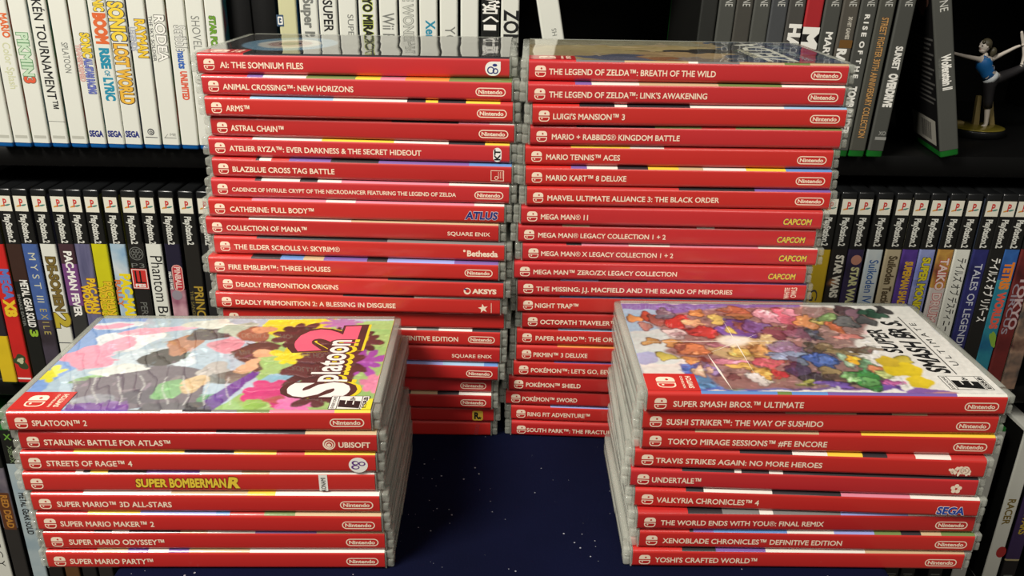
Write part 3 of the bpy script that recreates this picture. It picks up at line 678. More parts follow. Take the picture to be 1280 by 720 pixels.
A.add(CV((286, 440), (330, 425), (352, 432), (322, 448), (330, 462), (318, 466)), (88, 62, 54)); E(330, 442, 14, 5, (226, 178, 136), .1, 29); E(310, 458, 12, 9, (222, 180, 140), -.5, 30)
A.add(CV((318, 480), (338, 468), (378, 464), (372, 478), (336, 486), (320, 486)), (140, 190, 212))
SP(336, 492, 34, 15, (206, 66, 126), 8, .4, 31); E(318, 505, 14, 7, (140, 190, 90), 0, 32); E(345, 500, 14, 5, (170, 80, 80), 0, 33); SP(370, 503, 22, 10, (222, 120, 176), 8, .5, 34)
SP(452, 452, 24, 12, (154, 76, 166), 9, .7, 35); SP(430, 404, 20, 5, (176, 120, 180), 9, .5, 36); SP(470, 480, 16, 11, (226, 140, 170), 7, .5, 37)
SP(408, 452, 44, 34, (70, 44, 44), 17, .42, 38); SP(372, 418, 26, 12, (70, 44, 44), 9, .5, 39); SP(452, 425, 22, 10, (72, 46, 46), 9, .6, 40); SP(398, 492, 30, 13, (68, 42, 44), 9, .5, 41)
SP(360, 446, 17, 9, (226, 216, 40), 7, .7, 42); E(455, 420, 6, 8, (226, 206, 40), 0, 43)
A.strokes(260, -72, 10, 3, 97, .8, 3.2, 15, .22); A.strokes(120, 0, 80, 3, 97, .8, 2.4, 16, .2)
for i, px in enumerate((92, 118, 150, 176, 206, 232, 258, 284)):      # film reflection streaks, painted into the picture as pale wavy lines
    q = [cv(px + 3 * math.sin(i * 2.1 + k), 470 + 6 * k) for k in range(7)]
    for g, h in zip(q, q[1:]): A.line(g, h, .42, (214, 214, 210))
A.grain(.05)
A.painting = False
# lettering: a word set from spine to opening, and a large numeral above it
_, ya = cv(380, 497); _, yb = cv(412, 424); xm = cv(396, 462)[0]
bn, wt, pk, gd = ink((74, 40, 36)), ink((238, 234, 228)), ink((236, 96, 122)), ink((226, 206, 40))
f = COVER(T - 0.12)
def logo(sv, p0, p1, xc, cap, k, sl=0.0):
    """outlined bubble letters: yellow drop, dark edge, pale face"""
    for dx, grow, m, bo in ((2.6, 1.0, gd, .06 + k), (0, 1.1, bn, .07 + k), (0, 0, wt, .02 + k * .7)):
        text(A.mb, f, sv, p0 - grow, p1 + grow, -xc - dx, cap + grow * 1.2, m, bo, A.d, sl); A.d += .02
yS0, yS1, yP1 = cv(396, 497)[1], cv(398, 478)[1], cv(405, 427)[1]
xS, xP = cv(398, 488)[0], cv(413, 452)[0]
n0, n1, xn = cv(400, 438)[1], cv(420, 409)[1], cv(410, 422)[0]
text(A.mb, f, '2', n0 - 2.2, n1 + 1.6, -xn - 1.8, 30, gd, .10, A.d, -.1); A.d += .02
text(A.mb, f, '2', n0 - 2.2, n1 + 1.6, -xn, 30, bn, .11, A.d, -.1); A.d += .02
text(A.mb, f, '2', n0 - .6, n1, -xn, 27, pk, .06, A.d, -.1); A.d += .02
logo('platoon', yS1 + .6, yP1 + 1.5, xP, 13.5, .0); logo('S', yS0, yS1, xS, 25, .05)
u0, v0 = cv(410, 511); A.rating(u0, u0 + 17.5, v0 - .5, v0 + 11, 'E')
A.add(CV((450, 516), (462, 499), (470, 499), (468, 516)), (228, 218, 50))
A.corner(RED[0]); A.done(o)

# D: crowd of colours fading to white, slanted serif-like lettering
o, cv = cover_frame('D'); A = Art(.7, 41)
A.add([(-80.9, 1.8), (80.9, 1.8), (80.9, 99.9), (-80.9, 99.9)], (232, 230, 222))
A.add(CV((768, 380), (1000, 380), (1010, 400), (880, 402), (790, 398)), (132, 112, 186)); A.add(CV((776, 386), (830, 388), (836, 410), (812, 440), (800, 452), (792, 430)), (150, 186, 208))
A.add(CV((784, 415), (830, 412), (850, 440), (845, 455), (800, 455)), (206, 220, 216))
A.add(CV((866, 488), (850, 455), (930, 452), (1010, 462), (1000, 488)), (70, 110, 186)); E(890, 476, 30, 8, (60, 130, 170), .2, 201); E(915, 482, 18, 5, (70, 160, 140), 0, 202)
A.add(CV((990, 488), (1004, 470), (1100, 466), (1130, 488)), (118, 84, 164)); E(806, 448, 16, 8, (170, 180, 216), 0, 203)
A.add(CV((800, 398), (905, 384), (1030, 384), (1100, 392), (1075, 420), (1060, 440), (1100, 460), (1100, 486), (900, 486), (868, 452), (830, 440), (846, 424)), (150, 118, 112), soft=6)
A.add(CV((905, 416), (960, 418), (990, 440), (930, 452), (880, 440)), (206, 180, 130), soft=8)
def I1(l):
    for (x, y, rx, ry, c, an) in l: E(770 + x / 5.757, 375 + y / 5.757, rx / 5.757, ry / 5.757, c, an, int(x * 7 + y), .3, .5)
def I2(l):
    for (x, y, rx, ry, c, an) in l: E(940 + x / 5.757, 375 + y / 5.757, rx / 5.757, ry / 5.757, c, an, int(x * 7 + y + 3), .3, .5)
I1([(130, 130, 45, 28, (216, 150, 90), .4), (240, 120, 60, 30, (198, 84, 58), -.5), (300, 150, 60, 40, (150, 88, 76), .2), (350, 100, 70, 30, (110, 104, 116), .3), (210, 190, 50, 22, (170, 120, 110), 0),
    (430, 165, 66, 44, (196, 58, 50), -.3), (560, 165, 60, 30, (226, 176, 130), 0), (580, 95, 60, 22, (206, 140, 80), .2), (620, 230, 90, 40, (190, 62, 56), .1), (430, 240, 80, 32, (214, 200, 196), -.1), (440, 250, 50, 16, (170, 140, 140), 0),
    (730, 140, 60, 30, (222, 196, 110), 0), (850, 75, 90, 26, (184, 110, 78), 0), (900, 120, 80, 28, (160, 110, 70), .2), (860, 215, 150, 50, (104, 84, 160), .15), (930, 190, 70, 26, (130, 80, 72), .2), (820, 215, 36, 20, (216, 196, 100), 0),
    (250, 295, 60, 20, (180, 140, 80), 0), (400, 310, 70, 22, (200, 150, 90), .1), (480, 340, 60, 30, (140, 82, 66), -.2), (570, 360, 100, 34, (208, 128, 82), .1), (350, 405, 60, 26, (196, 186, 90), .1), (540, 435, 70, 24, (216, 150, 90), 0), (620, 435, 40, 24, (112, 60, 52), 0),
    (740, 320, 70, 22, (150, 100, 110), .1), (900, 380, 80, 34, (220, 190, 100), .1), (1030, 370, 70, 34, (196, 150, 86), 0), (820, 450, 110, 30, (226, 150, 170), .1), (900, 475, 90, 26, (226, 186, 96), .1),
    (600, 515, 46, 34, (222, 190, 160), 0), (700, 500, 50, 34, (150, 130, 180), .2), (690, 505, 26, 18, (220, 180, 160), 0), (850, 555, 40, 22, (110, 76, 76), 0), (1040, 540, 46, 40, (222, 160, 100), 0), (1060, 590, 50, 26, (220, 214, 206), 0)])
I2([(30, 190, 90, 40, (110, 90, 150), .1), (110, 120, 90, 44, (226, 164, 178), 0), (260, 130, 70, 60, (214, 110, 130), .3), (270, 90, 40, 26, (226, 150, 170), 0), (190, 230, 120, 40, (120, 72, 84), .1), (340, 245, 90, 40, (130, 86, 106), 0), (440, 240, 50, 30, (70, 74, 84), 0),
    (390, 160, 80, 46, (222, 150, 96), .2), (500, 150, 70, 26, (190, 170, 90), -.2), (560, 130, 70, 34, (130, 160, 100), -.4), (600, 190, 60, 40, (200, 110, 70), -.3), (680, 160, 70, 44, (110, 110, 110), .2), (650, 70, 60, 30, (96, 70, 74), .2), (740, 100, 60, 40, (130, 96, 110), -.4), (830, 90, 50, 24, (60, 96, 76), -.4), (900, 110, 60, 26, (50, 84, 66), .2), (820, 150, 60, 30, (84, 84, 84), -.2), (940, 75, 40, 30, (60, 56, 56), 0), (690, 262, 90, 20, (222, 140, 130), 0),
    (250, 350, 150, 40, (140, 120, 150), 0), (80, 380, 90, 40, (206, 156, 90), 0), (120, 450, 100, 34, (206, 96, 110), .1), (450, 350, 60, 40, (76, 64, 52), .2), (540, 345, 90, 28, (120, 100, 72), -.1), (640, 380, 110, 18, (150, 130, 90), 0), (780, 360, 90, 20, (104, 86, 68), 0), (870, 355, 60, 12, (140, 124, 106), 0),
    (250, 400, 130, 30, (150, 170, 200), 0), (500, 440, 110, 46, (62, 92, 160), .1), (540, 440, 60, 24, (90, 120, 190), 0), (330, 450, 70, 40, (96, 110, 130), .3), (350, 510, 90, 50, (76, 62, 90), .2), (480, 560, 110, 34, (64, 54, 64), 0), (560, 520, 80, 40, (150, 130, 90), .3), (640, 560, 80, 40, (96, 76, 66), .3), (90, 525, 56, 36, (224, 176, 90), 0), (200, 530, 50, 32, (190, 60, 66), 0), (40, 570, 40, 46, (222, 218, 212), .2), (400, 600, 60, 20, (150, 150, 70), 0), (600, 610, 120, 22, (120, 90, 170), 0),
    (690, 430, 70, 34, (170, 200, 170), 0), (750, 440, 46, 40, (230, 176, 50), .4), (830, 470, 60, 36, (110, 150, 110), 0), (830, 570, 110, 56, (70, 140, 70), .15), (700, 550, 50, 24, (140, 190, 120), 0), (850, 590, 60, 26, (110, 170, 100), 0), (900, 500, 60, 24, (206, 130, 90), .2), (960, 530, 60, 26, (180, 190, 120), 0), (1010, 600, 70, 20, (206, 110, 170), .3), (990, 450, 60, 24, (196, 170, 70), .1), (1060, 430, 80, 24, (206, 186, 70), .1)])
A.strokes(1100, -62, 42, 4, 97, .6, 2.6, 9, .42)
E(1130, 462, 22, 9, (232, 204, 44), .3, 301, .2); E(1150, 478, 18, 7, (234, 206, 48), .4, 302, .2); E(1110, 452, 14, 6, (214, 184, 54), .2, 303, .2); E(1160, 490, 26, 5, (140, 100, 170), 0, 304); E(1180, 492, 20, 3, (206, 150, 150), 0, 305)
cxy = cv(918, 426)
A.add(ell(cxy[0], cxy[1], 8, 6), (246, 240, 220), soft=9)
A.add(ell(cxy[0], cxy[1], 4, 3), (250, 248, 240), soft=5)
A.grain(.05); A.painting = False
for (a, b), w in ((((800, 427), (1010, 426)), .8), (((902, 398), (945, 470)), .6), (((884, 442), (916, 488)), 1.2), (((885, 442), (950, 416)), .6)):
    a, b = cv(*a), cv(*b); m_ = ((a[0] + b[0]) / 2, (a[1] + b[1]) / 2); l_ = math.hypot(b[0] - a[0], b[1] - a[1]); nx, ny = -(b[1] - a[1]) / l_ * w / 2, (b[0] - a[0]) / l_ * w / 2
    A.add([a, (m_[0] + nx, m_[1] + ny), b, (m_[0] - nx, m_[1] - ny)], (240, 236, 222))
LB = ink((24, 24, 24))
def words_px(s, p0, p1, cap, bold, sl=0.0):
    a, b = cv(*p0), cv(*p1); A.words(s, a[1], b[1], (a[0] + b[0]) / 2, cap, LB, bold, sl)
words_px('SUPER', (1122, 441), (1088, 411), 8.0, .03, .15)
words_px('SMASH BR S.', (1182, 466), (1104, 400), 9.5, .035, .15)
u, v = cv(1122, 418); A.ring(ell(u, v, 4.6, 3.4), ell(u, v, 3.2, 2.2), (24, 24, 24)); A.line((u - 4.6, v), (u + 4.6, v), .6, (24, 24, 24)); A.line((u - 1.2, v - 3.4), (u - 1.2, v + 3.4), .6, (24, 24, 24))
A.line(cv(1196, 468), cv(1122, 396), .55, (24, 24, 24))
words_px('U L T I M A T E', (1196, 457), (1139, 404), 3.2, .005)
u0, v0 = cv(1190, 487); A.rating(57.5, 77.5, 5.5, 18, 'E')
A.corner(RED[0]); A.done(o)

# ------------------------------------------------------------------ bookcases and the room
YS = 676.0                     # plane of the shelf spines
LEFT_SHELF = (121.0, -104.5, -341.0); RIGHT_SHELF = (122.5, -97.0, -327.0)
def bookcase(x0, x1, shelves, label, low):
    o = thing('bookcase', label, 'bookcase'); cx = (x0 + x1) / 2
    put(o, cx, YS + 10, -LIFT)
    w = (x1 - x0) / 2; dz = LIFT; t = 19.3
    for s in (-1, 1):
        mb = MB(); xs = sorted((s * w, s * (w - t))); mb.box(xs[0], xs[1], 0, 300, 0, 1560, SHELF, .8, 1); link('side_panel', mb.data('side_panel'), o)
    for z in [low] + [s + dz for s in shelves] + [shelves[0] + dz + 236, shelves[0] + dz + 470]:
        mb = MB(); mb.box(-w + t, w - t, 0, 285, z - 18, z, SHELF, .8, 1); link('shelf_board', mb.data('shelf_board'), o)
    mb = MB(); mb.box(-w, w, -1, 300, 1560, 1580, SHELF, .8, 1); link('top_board', mb.data('top_board'), o)
    mb = MB(); mb.box(-w + t, w - t, 285.2, 292, 0, 1560, SHELF, 0); link('back_panel', mb.data('back_panel'), o)
    mb = MB(); mb.box(-w + t, w - t, 12, 26, 0, low - 18, SHELF, 0); link('plinth', mb.data('plinth'), o)
    return o
UPX = (at_depth(284, 40, YS).x, at_depth(312, 40, YS).x, at_depth(345, 40, YS).x)
bookcase(UPX[1] - 880, UPX[1] - .3, LEFT_SHELF, 'black bookcase holding the row of white spines with blue bases', 60)
bc = bookcase(UPX[1] + .3, UPX[1] + 800, RIGHT_SHELF, 'black bookcase holding the grey spines, leaning case and small figurine', 60)
for px, py in ((857, 28), (1262, 127)):             # steel shelf pins in the back
    p = at_depth(px, py, YS + 10 + 283)
    mb = MB(); mb.lathe([(1.6, 0), (1.6, 5), (0.6, 6.2)], mat('steel_pin', (200, 200, 196), .25, metal=1.0), 12)
    q = link('shelf_pin', mb.data('shelf_pin'), bc)
    q.location = ((p.x - (UPX[1] + 400.15)) * K, 285.0 * K, (p.z + LIFT) * K); q.rotation_euler = (math.pi / 2, 0, 0)

mb = MB(); mb.box(-2200, 2200, -2600, 1010, -LIFT - 20, -LIFT, mat('brown_carpet', (92, 84, 76), .95, vary=.2, scale=120, bump=.4, bscale=400)); f = structure(link('floor', mb.data('floor'))); f.location = (0, 0, LIFT * K)
WALLM = mat('wall_paint', (196, 192, 182), .8, vary=.03, scale=4, bump=.05, bscale=150)
mb = MB(); mb.box(-2200, 2200, 1010, 1030, -LIFT - 20, 1860, WALLM); w = structure(link('wall_back', mb.data('wall_back'))); w.location = (0, 0, LIFT * K)

# ------------------------------------------------------------------ the cloth-covered table
TX0, TX1, TY0, TY1 = -190.0, 187.0, 262.0, 566.0
t = thing('side_table', 'small dark table hidden beneath the navy cloth', 'table'); put(t, (TX0 + TX1) / 2, (TY0 + TY1) / 2, -LIFT)
hw, hd = (TX1 - TX0) / 2 - 2.2, (TY1 - TY0) / 2 - 2.2
WOOD = mat('dark_table_wood', (58, 44, 34), .5, vary=.2, scale=20)
mb = MB(); mb.box(-hw, hw, -hd, hd, LIFT - 24, LIFT - 1.6, WOOD, 2, 2); link('tabletop', mb.data('tabletop'), t)
mb = MB(); mb.box(-hw + 22, hw - 22, -hd + 22, hd - 22, LIFT - 70, LIFT - 24, WOOD, 1, 1); link('apron', mb.data('apron'), t)
for sx in (-1, 1):
    for sy in (-1, 1):
        mb = MB(); cx, cy = sx * (hw - 30), sy * (hd - 30); mb.box(cx - 15, cx + 15, cy - 15, cy + 15, 0, LIFT - 24, WOOD, 2, 2); link('leg', mb.data('leg'), t)

def cloth_material():
    m = bpy.data.materials.new('navy_cloth'); m.use_nodes = True
    nt = m.node_tree; b = nt.nodes['Principled BSDF']; N = nt.nodes.new; L = nt.links.new
    tc = N('ShaderNodeTexCoord')
    nz = N('ShaderNodeTexNoise'); nz.inputs['Scale'].default_value = 9; nz.inputs['Detail'].default_value = 4; L(tc.outputs['Object'], nz.inputs['Vector'])
    rp = N('ShaderNodeValToRGB'); e = rp.color_ramp.elements; e[0].position = .3; e[1].position = .75; e[0].color = lin((10, 13, 33)); e[1].color = lin((14, 18, 45))
    L(nz.outputs['Fac'], rp.inputs['Fac'])
    vo = N('ShaderNodeTexVoronoi'); vo.inputs['Scale'].default_value = 230; L(tc.outputs['Object'], vo.inputs['Vector'])
    n2 = N('ShaderNodeTexNoise'); n2.inputs['Scale'].default_value = 34; L(tc.outputs['Object'], n2.inputs['Vector'])
    # radius of each lint speck grows where the coarse noise is high
    mr = N('ShaderNodeMapRange'); mr.inputs['From Min'].default_value = .44; mr.inputs['From Max'].default_value = .74; mr.inputs['To Min'].default_value = 0; mr.inputs['To Max'].default_value = .17
    L(n2.outputs['Fac'], mr.inputs['Value'])
    lt = N('ShaderNodeMath'); lt.operation = 'LESS_THAN'; L(vo.outputs['Distance'], lt.inputs[0]); L(mr.outputs['Result'], lt.inputs[1])
    mx = N('ShaderNodeMix'); mx.data_type = 'RGBA'; L(lt.outputs[0], mx.inputs['Factor']); L(rp.outputs['Color'], mx.inputs[6]); mx.inputs[7].default_value = lin((150, 152, 160))
    L(mx.outputs[2], b.inputs['Base Color'])
    b.inputs['Roughness'].default_value = .95; b.inputs['Specular IOR Level'].default_value = .05
    wv = N('ShaderNodeTexNoise'); wv.inputs['Scale'].default_value = 900; L(tc.outputs['Object'], wv.inputs['Vector'])
    bp = N('ShaderNodeBump'); bp.inputs['Strength'].default_value = .4; bp.inputs['Distance'].default_value = .0006; L(wv.outputs['Fac'], bp.inputs['Height']); L(bp.outputs['Normal'], b.inputs['Normal'])
    return m
CL = cloth_material()
mb = MB()
# draped sheet: flat top, rounded fold, hanging skirt that flares and ripples
NX = 160
def loop(k):
    """k 0 = top edge .. skirt hem"""
    pts = []
    per = [(TX0, TY0), (TX1, TY0), (TX1, TY1), (TX0, TY1)]
    for s in range(4):
        a, b = per[s], per[(s + 1) % 4]
        for i in range(NX // 4):
            tt = i / (NX // 4); pts.append((a[0] + (b[0] - a[0]) * tt, a[1] + (b[1] - a[1]) * tt))
    return pts
base = loop(0); cx, cy = (TX0 + TX1) / 2, (TY0 + TY1) / 2
levels = [(-3, 0), (-1.2, -.4), (0, -2.0), (.4, -6), (2, -40), (5, -80), (8, -120)]
vs = []
for lv, (off, z) in enumerate(levels):
    for i, (x, y) in enumerate(base):
        dx, dy = x - cx, y - cy
        ox = (1 if dx > 0 else -1) * off if abs(abs(dx) - (TX1 - TX0) / 2) < 1e-3 else 0
        oy = (1 if dy > 0 else -1) * off if abs(abs(dy) - (TY1 - TY0) / 2) < 1e-3 else 0
        rip = (1 + .9 * math.sin(i * 1.26)) if z < -30 else 1
        vs.append((x + ox * rip, y + oy * rip, z))
n = len(base); fs = [tuple(range(n))]
for l in range(len(levels) - 1):
    fs += [(l * n + i, (l + 1) * n + i, (l + 1) * n + (i + 1) % n, l * n + (i + 1) % n) for i in range(n)]
mb.mesh(vs, fs, CL, False)
c = tag(link('tablecloth', mb.data('tablecloth')), 'navy cloth with pale lint specks spread under the red stacks', 'tablecloth'); c.location = (0, 0, LIFT * K)

# ------------------------------------------------------------------ upright cases on the shelves
def upright(label, group, px, py, base, w, h, deep, body, bands, texts, cover, lean=1.5, yaw=0.0, ys=YS, sheet=(4.0, 4.0), cat='game case', extra=None, name='game_case', badge=None):
    """an upright case seen by its spine; (px,py) is a point of the spine's centre line in the photo
    bands: [(py_from, py_to, material)] or single material; texts: (string, material, py0, py1, x offset, cap, bold, outline)"""
    th = math.radians(lean); p = at_depth(px, py, ys)
    xb = p.x - (p.z - base) * math.tan(th); z0 = base + w / 2 * abs(math.sin(th)) + .05
    o = thing(name, label, cat, group); put(o, xb, ys, z0, math.radians(yaw), th)
    def zl(y):
        a, b = -60.0, 320.0
        for _ in range(40):
            m = (a + b) / 2; q = proj((xb + m * math.sin(th), ys, z0 + m * math.cos(th)))[1]
            if q > y: a = m
            else: b = m
        return (a + b) / 2
    mb = MB(); mb.box(-w / 2, w / 2, 0.3, deep, 0, h, body, 1.6, 2); link('case_shell', mb.data('case_shell'), o)
    zb, zt = sheet[0], h - sheet[1]
    mb = MB(); e = w / 2 + .12; r = 1.5
    line = [(-e, deep - 5), (-e, r)] + [(-e + r - r * math.cos(math.radians(a)), r - r * math.sin(math.radians(a))) for a in (22.5, 45, 67.5)] + [(-e + r, 0), (e - r, 0)] + \
           [(e - r + r * math.sin(math.radians(a)), r - r * math.cos(math.radians(a))) for a in (22.5, 45, 67.5)] + [(e, r), (e, deep - 5)]
    if not isinstance(bands, list): bands = [(None, None, bands)]
    cuts = []
    for a, b, m in bands:
        hi = zt if a is None else max(zb, min(zt, zl(a))); lo = zb if b is None else max(zb, min(zt, zl(b))); cuts.append((lo, hi, m))
    for lo, hi, m in cuts:
        if hi - lo < .05: continue
        for i in range(len(line) - 1):
            (xa, ya), (xc, yc) = line[i], line[i + 1]
            side = i in (0, len(line) - 2)
            mb.poly([(xa, ya, lo), (xc, yc, lo), (xc, yc, hi), (xa, ya, hi)], cover if side else m)
    ss = link('spine_sheet', mb.data('spine_sheet'), o)
    mb = MB()
    for tx in texts:
        s, m, y0, y1, xo, cap = tx[:6]; bold = tx[6] if len(tx) > 6 else .015; out = tx[7] if len(tx) > 7 else None
        u0, u1 = -zl(y0), -zl(y1); fr = lambda u, v, d: (v + xo, -d, -u)
        if out is None: text(mb, fr, s, u0, u1, 0, cap, m, bold)
        else: otext(mb, fr, s, u0, u1, 0, cap, m, out, bold, .035)
    if mb.v: link('spine_title', mb.data('spine_title'), ss)
    if badge:
        mb = MB(); badge(mb, zl); link('platform_badge', mb.data('platform_badge'), ss)
    if extra:
        mb = MB(); extra(mb, zl)
        if mb.v: link('maker_mark', mb.data('maker_mark'), ss)
    return o, zl, w

# ---- white spines with blue bases
TEAL = ink((30, 140, 170)); ORG = ink((220, 104, 50)); DK = ink((50, 52, 60)); LG = ink((120, 122, 116)); GRN = ink((96, 150, 96)); PALE = ink((206, 208, 170))
def bottom_strip(mb, zl):
    mb.fan(UPR(), [(-5, 8), (5, 8), (5, 10.4), (-5, 10.4)], .06, ink((188, 188, 176)))
def sega(mb, zl):
    text(mb, UPR(), 'SEGA', -5.8, 5.8, 12.5, 4.6, NAVY, .05)
def swirl(mb, zl):
    mb.ring(UPR(), ell(0, 14.6, 2.8, 2.8), ell(-.2, 14.5, 2.0, 2.0), .06, DK); mb.ring(UPR(), ell(0, 14.4, 1.3, 1.3), ell(0, 14.4, .6, .6), .06, DK); mb.fan(UPR(), [(-5, 9.8), (5, 9.8), (5, 10.4), (-5, 10.4)], .06, DK)
def squig(mb, zl):
    mb.fan(UPR(), [(-5, 9.6), (5, 9.6), (5, 10.1), (-5, 10.1)], .06, LG); mb.fan(UPR(), [(-5, 9.6), (-2, 13), (-1.6, 13), (-4.5, 9.6)], .06, LG); text(mb, UPR(), 'ME', 0, 5, 12.6, 2.2, LG, 0)
GW = 'white spined cases with blue bases'
def C3(i, *c): return art('cover_print_%d' % i, list(c), 22)
rows = [
 (-20, 'plain white spine cut by the frame edge beside the orange lettered white spine', [], bottom_strip),
 (4, 'white spine with orange lettering above pale outlined script, near the plain white edge case', [('MARIO', ORG, 16, 47, 3.2, 5.5, .04), ('Color Splash', PALE, 53, 111, 1.5, 6.0, .01)], bottom_strip),
 (28.5, 'white spine with green outlined lettering ending in a red numeral', [('PIKMIN', ink((196, 220, 190)), 41, 95, 0, 8, .04, ink((84, 140, 90))), ('3', ink((222, 92, 60)), 96, 104, 0, 8, .05, ink((120, 110, 90)))], bottom_strip),
 (53, 'white spine with tall plain black capitals', [('POKKÉN TOURNAMENT™', BLK, -30, 136, 0, 7.2, .012)], lambda mb, zl: (bottom_strip(mb, zl), mb.fan(UPR(), [(-7, 22), (7, 22), (7, 22.4), (-7, 22.4)], .06, LG))),
 (78, 'white spine with one short pale grey word', [('SPLATOON', LG, 53, 91, 1.0, 5.0, .005)], bottom_strip),
 (102.5, 'white spine with yellow, navy and red lettering in two columns', [('SONIC', YEL, 41, 72, 2.5, 6.5, .05, DK), ('ALL-STARS RACING', ink((110, 120, 190)), 73, 117, 2.2, 5.5, .05, NAVY), ('TRANSFORMED', ink((226, 190, 180)), 56, 102, -4.0, 3.6, .03, ink((180, 80, 80)))], sega),
 (126.5, 'white spine with orange word over teal lettering', [('SONIC', YEL, -14, 14, 1.5, 7, .05, DK), ('BOOM', ORG, 16, 55, .8, 8.5, .08), ('RISE', TEAL, 60, 86, 1.0, 7, .06), ('OF', TEAL, 88, 95, 1.0, 4, .03), ('LYRIC', TEAL, 97, 126, 1.0, 7, .06)], sega),
 (149.5, 'white spine with big yellow outlined lettering', [('SONIC', YEL, 2, 51, 0, 10.5, .05, ink((40, 46, 80))), ('LOST WORLD', ink((232, 180, 60)), 55, 130, 0, 9.5, .05, ink((70, 40, 24)))], sega),
 (174, 'white spine with yellow and brown outlined word beside a small grey one', [('RAYMAN', ink((236, 196, 50)), 24, 72, 2.0, 7.0, .04, ink((80, 44, 24))), ('LEGENDS', ink((170, 174, 186)), 34, 64, -4.5, 4.5, .05)], swirl),
 (198.5, 'white spine with black outlined capitals beside a thin second line', [('RODEA', WHITE, 19, 77, 2.2, 7.2, .02, BLK), ('THE SKY SOLDIER', DK, 20, 77, -4.8, 2.6, .005)], squig),
 (223, 'white spine with grey script, blue ending and orange word', [('Scribble', ink((230, 230, 222)), 32, 64, 2.0, 8.5, .01, LG), ('nauts', BLUE, 63, 86, 1.2, 6.0, .04), ('UNLIMITED', ink((222, 90, 60)), 89, 125, 1.2, 5.0, .05)], None),
 (246.5, 'white spine with thin grey capitals beside the tall red stack', [('SHOVEL KNIGHT', LG, 20, 108, 0, 6.5, -.004)], None),
 (270, 'white spine with small green lettering beside the black upright', [('STAR FOX', ink((110, 160, 40)), 20, 66, -1.5, 4.4, .05, ink((50, 74, 24)))], None),
]
for i, (px, lab, tx, ex) in enumerate(rows):
    cov = C3(i, *random.sample([(190, 60, 50), (40, 60, 90), (80, 120, 60), (210, 180, 90), (30, 30, 34), (200, 200, 196), (60, 130, 150)], 4))
    upright(lab, GW, px, 50, LEFT_SHELF[0], 13.9, 190, 134, BLUEPL, WHITESP, tx, cov, 1.6, extra=ex, sheet=(4.2, 4))
CREAMSP = mat('cream_spine_print', (206, 204, 160), .5, coat=.3, vary=.03)
def gbox(mb, zl):
    z = zl(26); mb.fan(UPR(), rrect(-9.0, -3.4, z - 4.4, z + 4.4, .4), .06, ink((60, 84, 110))); mb.ring(UPR(), rrect(-8.0, -4.2, z - 3, z + 3, .6), rrect(-7.2, -5.2, z - 2, z + 2, .4), .12, WHITE); mb.fan(UPR(), [(-6.2, z - .4), (-4.2, z - .4), (-4.2, z + .4), (-6.2, z + .4)], .14, WHITE)
rows = [
 (360, 'cream spine with small blue letter badge beside the black upright', [], gbox, CREAMSP),
 (386.5, 'white spine with bold grey rounded lettering next to the cream spine', [('Super Mario', LG, -3, 76, 0, 7.2, .04)], None, WHITESP),
 (410.5, 'white spine with bold black capitals behind the tall red stack', [('SUPER MARIO', BLK, 0, 86, 0, 7.0, .02)], None, WHITESP),
 (435, 'white spine with small thin grey capitals near the yellow-green edged lettering', [('SUPER SMASH', LG, 18, 92, 2, 4.4, .005)], None, WHITESP),
 (460, 'white spine with black angular lettering edged in yellow green', [('TOKYO MIRAGE', BLK, -28, 60, 0, 6.6, .05, ink((196, 210, 80)))], None, WHITESP),
 (485.5, 'white spine with a plain grey rounded short word', [('Wii Party U', LG, 16, 84, 0, 9, .01)], None, WHITESP),
 (510.5, 'white spine with grey outlined capitals', [('THE WONDERFUL 101', ink((206, 208, 196)), -24, 110, 0, 7.2, .01, LG)], None, WHITESP),
 (535.5, 'white spine with teal serif lettering low down', [('Xenoblade', TEAL, 25, 88, 1.5, 7, .03)], None, WHITESP),
 (561, 'white spine with thin grey wide capitals starting low', [("YOSHI'S", LG, 33, 90, 1, 8, .0)], None, WHITESP),
 (587, 'blank white spine with blue cover edge', [], None, WHITESP),
 (612.5, 'black spine with white brushed foreign characters among the white spines', [('龍が如く', WHITE, -22, 28, 0, 9.5, .03), ('1', WHITE, 31, 38, 0, 9, .03)], None, BLACKSP),
 (637.5, 'white spine with heavy condensed black capitals at the row end', [('ZOMBIU', BLK, 12, 86, 1, 11, .03)], None, WHITESP),
]
for i, (px, lab, tx, ex, sp) in enumerate(rows):
    cov = C3(20 + i, *random.sample([(40, 60, 90), (80, 120, 60), (30, 30, 34), (200, 200, 196), (40, 60, 150), (60, 130, 150)], 3))
    upright(lab, GW, px, 25, RIGHT_SHELF[0], 14.0, 190, 134, BLUEPL if sp is WHITESP else BLACKPL, sp, tx, cov, .6, extra=ex, sheet=(4.2, 4))
def sh(mb, zl):
    f = lambda u, v, d: (1.5 - v, -d, u)
    text(mb, f, 'HS', zl(45), zl(36), 0, 3.6, LG, .0)
upright('white case tilting alone in the dark gap behind the tan and blue cover', GW, 687, 20, RIGHT_SHELF[0], 17.0, 190, 134, WHITEPL, WHITESP, [], C3(40, (200, 200, 196), (60, 60, 60)), -10.5, extra=sh, sheet=(3, 3))

